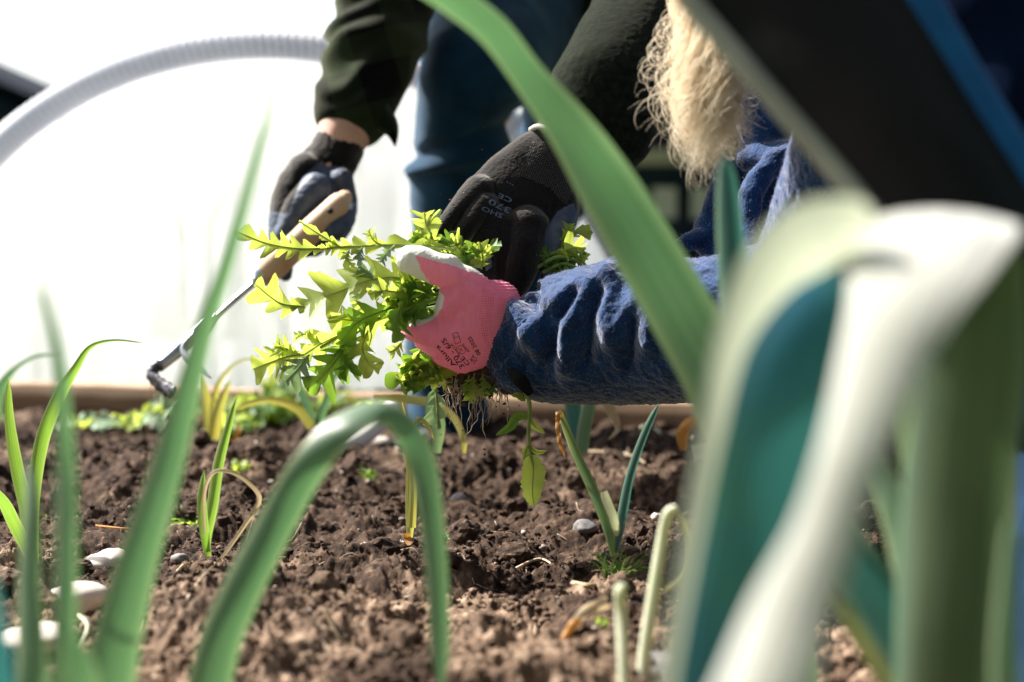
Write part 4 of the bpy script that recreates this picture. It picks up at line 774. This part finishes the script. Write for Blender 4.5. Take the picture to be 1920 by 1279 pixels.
# ---------------- lobed weed leaves ----------------
def lobed(mb, A, width, nl=6, face=None, m=0, mr=None, stemw=0.0009):
    """A: midrib path; one flat leaf blade cut into soft forward-pointing lobes on both sides"""
    n = 26*max(3, nl)//2+30; C = cat(A, n); T = nrm(np.gradient(C, axis=0)); fc = nrm(face if face is not None else -FW+rng.normal(0, 0.38, 3))
    S = nrm(np.cross(T, fc)); Nn = nrm(np.cross(S, T)); t = np.linspace(0, 1, n); nl = max(3, nl)+1
    env = np.clip(t/0.22, 0.10, 1)**1.3*(np.clip((1.0-t)/0.16, 0, 1)**0.55)*(0.72+0.35*np.sin(t*math.pi))
    L = float(np.linalg.norm(np.diff(C, axis=0), axis=1).sum()); V = []; UVs = []; side = []
    ph_t = rng.uniform(0, 6.28)
    for sg in (-1, 1):
        off = rng.uniform(-0.25, 0.25); x = np.clip(t*nl*(1+0.12*np.sin(t*5+ph_t))+off, 0, nl+1); k = np.floor(x).astype(int); fr = x-k
        am = rng.uniform(0.45, 1.25, nl+3)[k]; sk = rng.uniform(0.45, 0.75)
        u = np.where(fr < sk, fr/sk, (1-fr)/(1-sk)); lob = np.clip(np.sin(u*math.pi/2), 0, 1)**1.1*am
        lob += 0.17*np.abs(np.sin(x*math.pi*3+1.1))*u+0.05*rng.normal(0, 1, n)*u
        w_ = width*0.5*env*(0.20+0.95*lob); side.append((w_, np.clip(lob, 0, 1.3)))
    und = 0.35*vn(C, 60)+0.25*np.sin(t*nl*3.1+ph_t)
    for q in range(n):
        for (sg, f) in ((-1, 1.0), (-1, 0.5), (0, 0), (1, 0.5), (1, 1.0)):
            if sg == 0: V.append(C[q]); continue
            w_, lb = side[0 if sg < 0 else 1]; w_ = w_[q]*f; fwd = 0.55*w_*f
            V.append(C[q]+S[q]*sg*w_+T[q]*fwd+Nn[q]*w_*(0.18*f+und[q]*sg*0.8*f))
    i = (np.arange(n-1)[:, None]*5+np.arange(4)).ravel(); mb.add(V, np.stack([i, i+1, i+6, i+5], 1), None, m)
    if mr is not None: add_tube(mb, C-Nn*0.0003, np.linspace(stemw, 0.0003, n), None, 5, m=mr, caps=False)
def PP(*ks): return [P(*k) for k in ks]
def sprig(name, label, leaves, stems, cat_='weed', group='uprooted weeds held in the gloves'):
    b0 = leaves[0][0][0] if leaves else stems[0][0][0]
    o = thing(name, P(*b0), label, cat_, group)
    for (ks, wpx, nl, mt) in leaves:
        mb = MB(); lobed(mb, PP(*ks), wpx*ks[0][2]/FPX, nl, mr=1); mb.build('leaf', [mt, STEM], o)
    for (ks, r0, r1) in stems:
        mb = MB(); add_tube(mb, cat(PP(*ks), 20), np.linspace(r0, r1, 20), None, 8); mb.build('stem', STEM, o)
    return o
sprig('weed_plant', 'long weed leaf stretching level to the left above the thumb of the pink glove',
      [([(900, 470, 1.43), (740, 459, 1.42), (640, 464, 1.41), (600, 466, 1.40)], 30, 7, WEED), ([(620, 465, 1.405), (560, 466, 1.40), (500, 456, 1.39), (440, 432, 1.38)], 46, 6, WEED),
       ([(640, 464, 1.41), (600, 440, 1.405), (560, 414, 1.40)], 20, 3, WEED), ([(680, 463, 1.41), (672, 480, 1.41), (678, 500, 1.40)], 26, 3, WEEDG), ([(720, 462, 1.41), (700, 450, 1.41), (690, 432, 1.41)], 22, 2, WEED),
       ([(740, 460, 1.41), (725, 475, 1.40), (712, 492, 1.40)], 24, 2, WEEDG), ([(655, 466, 1.405), (650, 485, 1.4), (662, 500, 1.4)], 20, 2, WEED)],
      [([(900, 472, 1.43), (740, 460, 1.42), (560, 468, 1.40)], 0.0016, 0.0008)])
sprig('weed_plant', 'feathery yellow green weed leaf second from the top, reaching left from the pink glove',
      [([(830, 560, 1.42), (760, 524, 1.41), (700, 524, 1.40), (620, 552, 1.395), (545, 580, 1.39)], 72, 8, WEED), ([(570, 575, 1.39), (530, 570, 1.39), (505, 555, 1.385), (478, 532, 1.38)], 60, 2, WEED),
       ([(700, 526, 1.4), (690, 512, 1.4), (672, 500, 1.4)], 34, 2, WEEDG)],
      [([(830, 560, 1.42), (740, 520, 1.41), (640, 545, 1.40)], 0.0018, 0.001)])
sprig('weed_plant', 'leafy weed spray drooping lowest to the left of the pink glove, with several broad leaves',
      [([(820, 580, 1.43), (740, 590, 1.41), (680, 610, 1.40), (610, 640, 1.39), (560, 670, 1.385)], 70, 7, WEED), ([(570, 665, 1.385), (540, 668, 1.38), (510, 678, 1.38), (473, 692, 1.38)], 62, 4, WEED),
       ([(740, 575, 1.40), (700, 590, 1.39), (670, 605, 1.385), (640, 640, 1.38)], 66, 3, WEEDD), ([(760, 560, 1.40), (745, 590, 1.385), (740, 615, 1.38), (748, 640, 1.38)], 50, 2, WEEDD),
       ([(650, 630, 1.39), (640, 660, 1.385), (610, 700, 1.38), (575, 730, 1.375)], 76, 4, WEEDD), ([(690, 620, 1.39), (680, 650, 1.385), (690, 680, 1.38), (712, 694, 1.38)], 52, 3, WEED),
       ([(620, 650, 1.39), (650, 680, 1.385), (640, 712, 1.38)], 40, 3, WEEDD), ([(580, 665, 1.385), (560, 690, 1.38), (535, 715, 1.38)], 50, 3, WEEDG), ([(600, 640, 1.39), (575, 628, 1.385), (550, 630, 1.38)], 30, 3, WEED),
       ([(700, 600, 1.395), (650, 600, 1.39), (630, 590, 1.39)], 34, 2, WEED), ([(560, 660, 1.385), (530, 652, 1.38), (515, 645, 1.38)], 36, 3, WEED), ([(760, 550, 1.40), (720, 545, 1.39), (690, 552, 1.39)], 34, 3, WEED)],
      [([(820, 575, 1.43), (700, 600, 1.40), (600, 650, 1.39)], 0.0018, 0.001), ([(700, 600, 1.40), (640, 650, 1.385), (600, 700, 1.38)], 0.001, 0.0006)])
inner = []
for k in range(12):
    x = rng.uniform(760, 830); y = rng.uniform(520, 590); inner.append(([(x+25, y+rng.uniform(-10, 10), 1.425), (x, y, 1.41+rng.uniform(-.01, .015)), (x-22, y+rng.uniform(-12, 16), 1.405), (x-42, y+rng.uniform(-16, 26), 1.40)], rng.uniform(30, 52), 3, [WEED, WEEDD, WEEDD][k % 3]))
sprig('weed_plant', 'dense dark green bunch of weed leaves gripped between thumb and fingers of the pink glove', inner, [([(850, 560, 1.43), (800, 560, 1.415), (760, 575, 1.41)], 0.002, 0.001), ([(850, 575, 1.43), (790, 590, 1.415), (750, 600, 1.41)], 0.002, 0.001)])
up = [([(820, 470, 1.44), (808, 440, 1.43), (798, 420, 1.43), (795, 398, 1.43)], 52, 2, WEED), ([(840, 470, 1.44), (835, 440, 1.45), (825, 415, 1.46), (818, 395, 1.46)], 40, 3, WEEDG)]
for k in range(13):
    x = rng.uniform(780, 920); y = rng.uniform(462, 490)+0.12*(x-800); up.append(([(x, y, 1.44), (x+rng.uniform(-15, 15), y-18, 1.435), (x+rng.uniform(-26, 26), y-rng.uniform(14, 40), 1.43)], rng.uniform(26, 46), 3, [WEED, WEED, WEEDD][k % 3]))
sprig('weed_plant', 'bright weed leaves standing up between the pink thumb and the black glove fingers', up, [([(900, 500, 1.45), (840, 478, 1.44), (790, 460, 1.43)], 0.0018, 0.001)])
ft = []
for k in range(7):
    x = rng.uniform(868, 905); ft.append(([(x, 505, 1.425), (x+rng.uniform(-12, 12), 485, 1.42), (x+rng.uniform(-20, 22), rng.uniform(452, 478), 1.42)], rng.uniform(28, 44), 3, [WEED, WEEDD][k % 2]))
sprig('weed_plant', 'curled weed leaves over the pink glove in front of the dark fingers', ft, [([(890, 515, 1.43), (885, 490, 1.425), (880, 470, 1.42)], 0.0014, 0.0008)])
rt = [([(1040, 480, 1.47), (1060, 450, 1.46), (1080, 436, 1.46), (1112, 436, 1.46)], 34, 3, WEED), ([(1050, 490, 1.465), (1062, 470, 1.455), (1080, 465, 1.45), (1095, 468, 1.45)], 46, 1, WEED), ([(1050, 470, 1.47), (1065, 440, 1.46), (1070, 420, 1.46)], 30, 2, WEED)]
for k in range(12):
    x = rng.uniform(975, 1085); y = rng.uniform(488, 512); rt.append(([(x, y+10, 1.47), (x+rng.uniform(-14, 14), y-8, 1.46), (x+rng.uniform(-26, 26), y-rng.uniform(4, 26), 1.46)], rng.uniform(24, 40), 2, [WEEDD, WEEDD, WEED][k % 3]))
sprig('weed_plant', 'dark tangle of weed stems and leaves right of the black glove', rt,
      [([(1010, 500, 1.46), (1045, 482, 1.455), (1080, 488, 1.455), (1098, 508, 1.46)], 0.0022, 0.0016), ([(1020, 510, 1.46), (1055, 495, 1.455), (1085, 505, 1.455), (1092, 520, 1.46)], 0.0022, 0.0016), ([(1010, 490, 1.465), (1040, 474, 1.46), (1075, 478, 1.46), (1102, 500, 1.465)], 0.0018, 0.0012)])
lo = []
for k in range(13):
    x = rng.uniform(770, 835); y = rng.uniform(655, 690); lo.append(([(x+8, y-10, 1.44), (x, y+10, 1.43), (x+rng.uniform(-22, 12), y+28, 1.425), (x+rng.uniform(-30, 14), y+rng.uniform(38, 52), 1.42)], rng.uniform(30, 46), 2, [WEED, WEEDD, WEED][k % 3]))
lo.append(([(815, 720, 1.43), (818, 745, 1.43), (820, 775, 1.43), (824, 805, 1.43)], 36, 2, WEEDG)); lo.append(([(755, 640, 1.43), (740, 655, 1.42), (728, 660, 1.42)], 26, 2, WEED))
sprig('weed_plant', 'weed leaves hanging below the fingers of the pink glove on the left of the roots', lo, [([(830, 680, 1.44), (818, 720, 1.43), (822, 800, 1.43)], 0.0016, 0.0008)])
# rooted weed with soil clump under the glove
rw = thing('weed_plant', P(890, 700, 1.43), 'uprooted weed below the pink glove with dark soil clump and trailing pale roots', 'weed', 'uprooted weeds held in the gloves')
V, F, N = blob([chain([(848, 708, 1.43, 10), (880, 706, 1.43, 17), (915, 700, 1.43, 20), (945, 704, 1.43, 16)]), chain([(925, 710, 1.42, 14), (915, 735, 1.42, 8)]), chain([(945, 705, 1.43, 14), (950, 730, 1.42, 7)])], 0.0015, 1, lambda V, N: 0.004*vn(V, 120)+0.003*vn(V, 330)); put('soil_clump', V, F, mat('damp_soil', (0.02, 0.012, 0.008), (0.07, 0.04, 0.025), scale=200, bump=0.8), rw)
mb = MB()
for k in range(70):
    x = rng.uniform(835, 950); y = 700+rng.uniform(-6, 12); L_ = rng.uniform(20, 90) if k > 6 else rng.uniform(100, 150); n_ = 14; s_ = np.linspace(0, 1, n_); dx = np.cumsum(rng.normal(0, 2.6, n_))*(1.4 if k % 4 == 0 else 0.5)+rng.normal(0, 10)*s_
    add_tube(mb, np.array([P(x+a, y+L_*b, 1.43+c) for a, b, c in zip(dx, s_, 0.006*np.sin(s_*4+k))]), np.linspace(rng.uniform(0.0004, 0.0010), 0.00018, n_), None, 5, caps=False)
mb.build('roots', ROOT, rw)
mb = MB(); cx = []; 
for k in range(60): cx.append(P(rng.uniform(840, 955), rng.uniform(698, 760 if k % 3 == 0 else 725), 1.43+rng.uniform(-.01, .01)))
cx = np.array(cx); V1, F1 = lumps(cx[:, 0], cx[:, 1], rng.uniform(0.0008, 0.0034, 60), icov=ICO1, cz=cx[:, 2]); put('soil_crumb_cling', V1, F1, SOIL, rw, smooth=False)['kind'] = 'stuff'
for ks, wpx in (([(890, 700, 1.42), (884, 730, 1.415), (882, 755, 1.41)], 30), ([(905, 700, 1.42), (908, 720, 1.415), (902, 745, 1.41)], 26), ([(880, 705, 1.42), (874, 725, 1.415), (870, 742, 1.41)], 20), ([(930, 715, 1.42), (925, 728, 1.415), (918, 738, 1.41)], 22)):
    mb = MB(); lobed(mb, PP(*ks), wpx*1.42/FPX, 3, mr=1); mb.build('leaf', [WEEDD if wpx < 24 else WEED, STEM], rw)
# hanging shoot
hsht = thing('weed_plant', P(992, 750, 1.40), 'single weed shoot hanging below the navy cuff, ending in a broad leaf', 'weed', 'uprooted weeds held in the gloves')
mb = MB(); add_tube(mb, cat(PP((985, 735, 1.40), (993, 760, 1.40), (991, 810, 1.40), (994, 850, 1.40), (997, 870, 1.40)), 24), np.linspace(0.0024, 0.0012, 24), None, 8); mb.build('stem', STEM, hsht)
def blade(mb, ks, wpx, notch=0.12, m=0, bend=0.25):
    C = cat(PP(*ks), 26); T = nrm(np.gradient(C, axis=0)); S = nrm(np.cross(T, FW)); V = []; n = 26
    for k in range(n):
        t = k/(n-1); w_ = wpx*1.4/FPX/2*(math.sin(min(1, t**0.8)*math.pi)**0.6+0.02); a = w_*(1+rng.uniform(-notch, notch)*(2 if k % 4 == 0 else 1)); b = w_*(1+rng.uniform(-notch, notch)*(2 if k % 5 == 0 else 1))
        V += [C[k]-S[k]*a-FW*a*bend, C[k]-S[k]*a*.5-FW*a*bend*.3, C[k], C[k]+S[k]*b*.5-FW*b*bend*.3, C[k]+S[k]*b-FW*b*bend]
    i = (np.arange(n-1)[:, None]*5+np.arange(4)).ravel(); mb.add(V, np.stack([i, i+1, i+6, i+5], 1), None, m)
    add_tube(mb, C-FW*0.0004, np.linspace(.0008, .0003, n), None, 5, m=1, caps=False)
for ks, w_ in (([(997, 852, 1.40), (1000, 885, 1.395), (998, 915, 1.39), (1001, 950, 1.39)], 46), ([(991, 780, 1.40), (970, 782, 1.395), (955, 802, 1.39), (930, 816, 1.385)], 18), ([(994, 785, 1.40), (1003, 800, 1.405), (1022, 812, 1.41)], 12), ([(993, 838, 1.40), (1008, 848, 1.4), (1026, 845, 1.405)], 9), ([(990, 835, 1.40), (984, 850, 1.395), (983, 862, 1.39)], 12), ([(985, 752, 1.40), (972, 742, 1.40), (960, 742, 1.395)], 12)):
    mb = MB(); blade(mb, ks, w_); mb.build('leaf', [WEEDD if w_ == 18 else WEED, STEM], hsht)

# ---------------- ground plants, stones, litter ----------------
def rosette(px, py, label, n, wpx, mats_, d=None, name='weed_plant', spread=40, rise=25, group='small weeds growing in the bed'):
    g = base(px, py); o = thing(name, g, label, 'weed', group); dd = float((g-CAM)@FW)
    for k in range(n):
        a = 2*math.pi*k/n+rng.uniform(-.3, .3); r = spread*dd/FPX*rng.uniform(0.6, 1.2); h = rise*dd/FPX*rng.uniform(0.5, 1.4)
        e = g+np.array([math.cos(a)*r, math.sin(a)*r, 0]); mid = (g+e)/2+np.array([0, 0, h]); e[2] += h*rng.uniform(0.2, 1.1)
        mb = MB(); lobed(mb, [g, mid, e], wpx*dd/FPX, 3, face=np.array([0, -0.6, 1])+rng.normal(0, .3, 3), mr=1); mb.build('leaf', [mats_[k % len(mats_)], STEM], o)
    return o
rosette(490, 800, 'bright green weed clump at the back of the bed left of the arching leaf', 16, 40, [WEED, WEEDD], spread=62, rise=45)
rosette(550, 790, 'bright green weed clump between the leek clump and the far board', 14, 38, [WEED, WEEDG], spread=52, rise=45)
rosette(250, 815, 'low pale weed spreading on the soil near the far board', 10, 34, [WEED, WEEDG], spread=70, rise=18)
rosette(700, 800, 'small weed under the arch of the blurred leaf by the white stalk', 6, 26, [WEEDG, WEED], spread=40, rise=22)
rosette(690, 905, 'tiny shaded seedling below the white stone', 3, 20, [WEEDD, WEED], spread=12, rise=28)
rosette(360, 975, 'flat bright green weed leaf behind the leek seedling', 6, 34, [WEED, WEEDD], spread=50, rise=12)
rosette(80, 960, 'flat yellow green weed beside the small leek at the left edge', 5, 26, [WEED], spread=70, rise=14)
rosette(450, 905, 'small yellow green weed sprouting in the furrow', 4, 20, [WEED], spread=22, rise=20)
rosette(840, 1018, 'tiny grey seedling on the soil in the middle', 4, 14, [WEEDG], spread=16, rise=4)
rosette(1130, 1205, 'tiny green seedling beside the short pale stalk', 4, 16, [WEED], spread=12, rise=10)
rosette(620, 795, 'low green weed between the leek clump and the white stalk', 10, 32, [WEED, WEEDG], spread=45, rise=30)
rosette(430, 815, 'green weed clump at the foot of the bright yellow leek leaves', 12, 34, [WEED, WEEDD], spread=48, rise=30)
rosette(330, 800, 'small pale green weed near the board left of the yellow leek leaves', 8, 30, [WEEDG, WEED], spread=50, rise=20)
rosette(160, 800, 'low green weed near the board at the left', 8, 30, [WEED, WEEDG], spread=55, rise=16)
gt = base(1158, 1090); go = thing('grass_tuft', gt, 'small spiky grass tuft below the two-leaved leek seedling', 'grass tuft'); mb = MB()
for k in range(110):
    a = rng.uniform(0, 6.28); r = rng.uniform(0.008, 0.032); h = rng.uniform(0.006, 0.030); s_ = gt+np.array([rng.normal(0, .006), rng.normal(0, .006), -0.002]); e = s_+np.array([math.cos(a)*r, math.sin(a)*r*.7, h]); q = (s_+e)/2+np.array([0, 0, 0.006])
    add_tube(mb, cat([s_, q, e], 7), np.linspace(0.0009, 0.0002, 7), np.linspace(0.0004, 0.0002, 7), 4, caps=False, m=0 if k % 6 else 1)
mb.build('blades', [SEED, DRY], go)
def stone(px, py, w_, h_, label, mt=STONE, name='stone', dz=0.25, cat_='stone', rot=0.0, seed=0, grp='stones on the soil'):
    g = base(px, py); d = float((g-CAM)@FW); V0, F0 = ICO3; s = w_*d/FPX/2; hh = h_*d/FPX/2
    V = V0*(1+0.20*vn(V0, 1.1, seed*3.7)+0.13*vn(V0, 2.3, seed)+0.04*vn(V0, 6, seed))[:, None]*np.array([s, s*0.75, hh]); c, sn = math.cos(rot), math.sin(rot); V = np.stack([V[:, 0]*c-V[:, 2]*sn, V[:, 1], V[:, 0]*sn+V[:, 2]*c], 1)+g+np.array([0, 0, hh*dz*2])
    o = put(name, V, F0, mt); tag(o, label, cat_, grp); return o
stone(205, 1068, 88, 44, 'flat white stone, upper one of the pair at the left', seed=1, rot=0.15)
stone(140, 1125, 120, 66, 'rounded white stone, lower one of the pair at the left', seed=2, rot=0.1)
stone(70, 1215, 150, 50, 'broad pale stone behind the blurred leaves at the lower left corner', seed=3)
stone(705, 850, 62, 34, 'smooth white stone beside the pale stalk near the jeans', seed=4)
stone(738, 862, 44, 22, 'small white stone behind the arched leaf', seed=5)
stone(338, 1078, 34, 26, 'small grey stone left of the leek seedling', STONED, seed=6)
stone(860, 945, 38, 46, 'dark angular stone in the shaded middle of the bed', STONED, seed=7)
stone(1232, 975, 22, 16, 'tiny bluish pebble right of the two-leaved seedling', seed=8)
stone(1203, 888, 24, 18, 'tiny white pebble near the thin white roots', seed=9)
stone(1097, 1000, 50, 26, 'grey flat stone left of the two-leaved seedling', STONED, seed=10)
stone(1128, 930, 24, 16, 'tan pebble above the cut leek centre', seed=11)
stone(250, 985, 100, 14, 'long thin pale stone in the furrow at left', seed=12, rot=0.12)
stone(520, 1050, 26, 18, 'small grey pebble right of the leek seedling', STONED, seed=13)
stone(1235, 1268, 300, 40, 'long pale flat stone at the bottom right under the stalks', STONED, seed=14)
stone(575, 1200, 26, 18, 'small dark pebble on the near soil', STONED, seed=15)
stone(625, 1160, 20, 14, 'tiny dark pebble on the near soil mound', STONED, seed=16)
# small gravel as stuff
n = 320; yy = 1.0+1.2*rng.random(n); xx = (rng.random(n)-0.5)*0.9*yy; V1, F1 = lumps(xx, yy, 0.0012+0.0035*rng.random(n)**3, icov=ICO2, lift=0.5); tag(put('gravel', V1, F1, mat('pebble', (0.16, 0.13, 0.11), (0.42, 0.36, 0.31), rough=0.8, scale=30)), kind='stuff')
# lying white leek stalk next to the jeans
ls = thing('leek_stalk', P(680, 820, 1.98), 'thick smooth white leek stalk lying against the foot of the jeans', 'stalk'); mb = MB()
k = cat([(622, 842, 1.90, 15), (650, 836, 1.92, 18), (685, 815, 1.95, 19), (715, 785, 1.98, 18), (738, 762, 2.0, 14)], 30); add_tube(mb, [P(*a[:3]) for a in k], k[:, 3]*1.95/FPX, None, 16); mb.build('shank', mat('white_shank', (0.74, 0.73, 0.72), (0.80, 0.79, 0.77), rough=0.5, scale=20, bump=0.1), ls)
# twigs, dry straws and fine roots
def straw(pts, r, label, mt=DRY, name='straw', g_='dry straws on the soil'):
    A = []
    for p in pts:
        b = base(p[0], p[1]); b[2] += 0.002+(p[2] if len(p) > 2 else 0); A.append(b)
    mb = MB(); A = cat(A, 20); add_tube(mb, A, np.linspace(r, r*0.4, 20), None, 6); tag(mb.build(name, mt), label, 'straw', g_)
straw([(305, 1130), (340, 1095), (356, 1085)], 0.0022, 'pale straw below the small grey stone at left')
straw([(225, 1252), (265, 1218), (272, 1205)], 0.0018, 'pale straw at the bottom left between the blurred leaves')
straw([(150, 1000), (230, 1018), (300, 1010)], 0.0016, 'orange dry leaf strand behind the left leeks', ORG)
straw([(1080, 880), (1180, 890), (1230, 905)], 0.003, 'pale dead stem lying in the shaded soil at right', DRY)
straw([(1190, 835, 0.01), (1215, 850, 0.006), (1250, 868)], 0.0028, 'white curved root lying near the board at right', STALK)
straw([(860, 1015), (930, 1008), (1000, 1018)], 0.0022, 'dark twig lying in the middle of the bed', ROOT)
straw([(955, 1060), (1010, 1045), (1045, 1060)], 0.002, 'curved dark twig left of the grass tuft', ROOT)
straw([(610, 1215), (640, 1225), (665, 1222)], 0.002, 'short white straw on the near soil', DRY)
straw([(840, 1080), (865, 1068), (890, 1085)], 0.0009, 'fine white root loop in the middle soil', ROOT)
straw([(1075, 1100), (1105, 1110), (1130, 1098)], 0.003, 'pale papery leaf scrap beside the grass tuft', DRY)
straw([(190, 1150), (150, 1180, .01), (165, 1215, .01), (140, 1235)], 0.0022, 'curled white leaf skeleton behind the left blurred leaves', STALK)
straw([(200, 760, .01), (250, 752, .015), (275, 770)], 0.006, 'pale dead leaf at the foot of the board on the left', DRY)
straw([(350, 1185), (385, 1165), (400, 1160)], 0.0014, 'thin twig lying left of the arched leaf', ROOT)
# litter as stuff
mb = MB()
for k in range(420):
    y = 1.0+1.3*rng.random(); x = (rng.random()-0.5)*0.9*y; L_ = rng.uniform(0.006, 0.03); a = rng.uniform(0, 6.28); q = [np.array([x, y, 0]), np.array([x+math.cos(a)*L_/2+rng.normal(0, .002), y+math.sin(a)*L_/2, 0]), np.array([x+math.cos(a)*L_, y+math.sin(a)*L_, 0])]
    for c in q: c[2] = Hs(c[0], c[1])+rng.uniform(0.001, 0.005)
    add_tube(mb, cat(q, 6), np.linspace(0.0005, 0.0002, 6), None, 4, caps=False, m=k % 2)
tag(mb.build('soil_litter', [DRY, ROOT]), kind='stuff')
# crumbs falling from the roots
pts = [P(rng.uniform(800, 910), rng.uniform(235, 450), 1.45+rng.uniform(-.05, .1)) for _ in range(16)]+[P(rng.uniform(800, 1010), rng.uniform(730, 860), 1.42+rng.uniform(-.04, .06)) for _ in range(22)]+[P(rng.uniform(740, 860), rng.uniform(690, 740), 1.42) for _ in range(5)]
pts = np.array(pts); V1, F1 = lumps(pts[:, 0], pts[:, 1], rng.uniform(0.0004, 0.0016, len(pts)), icov=ICO1, cz=pts[:, 2]); tag(put('falling_crumbs', V1, F1, SOIL, smooth=False), kind='stuff')
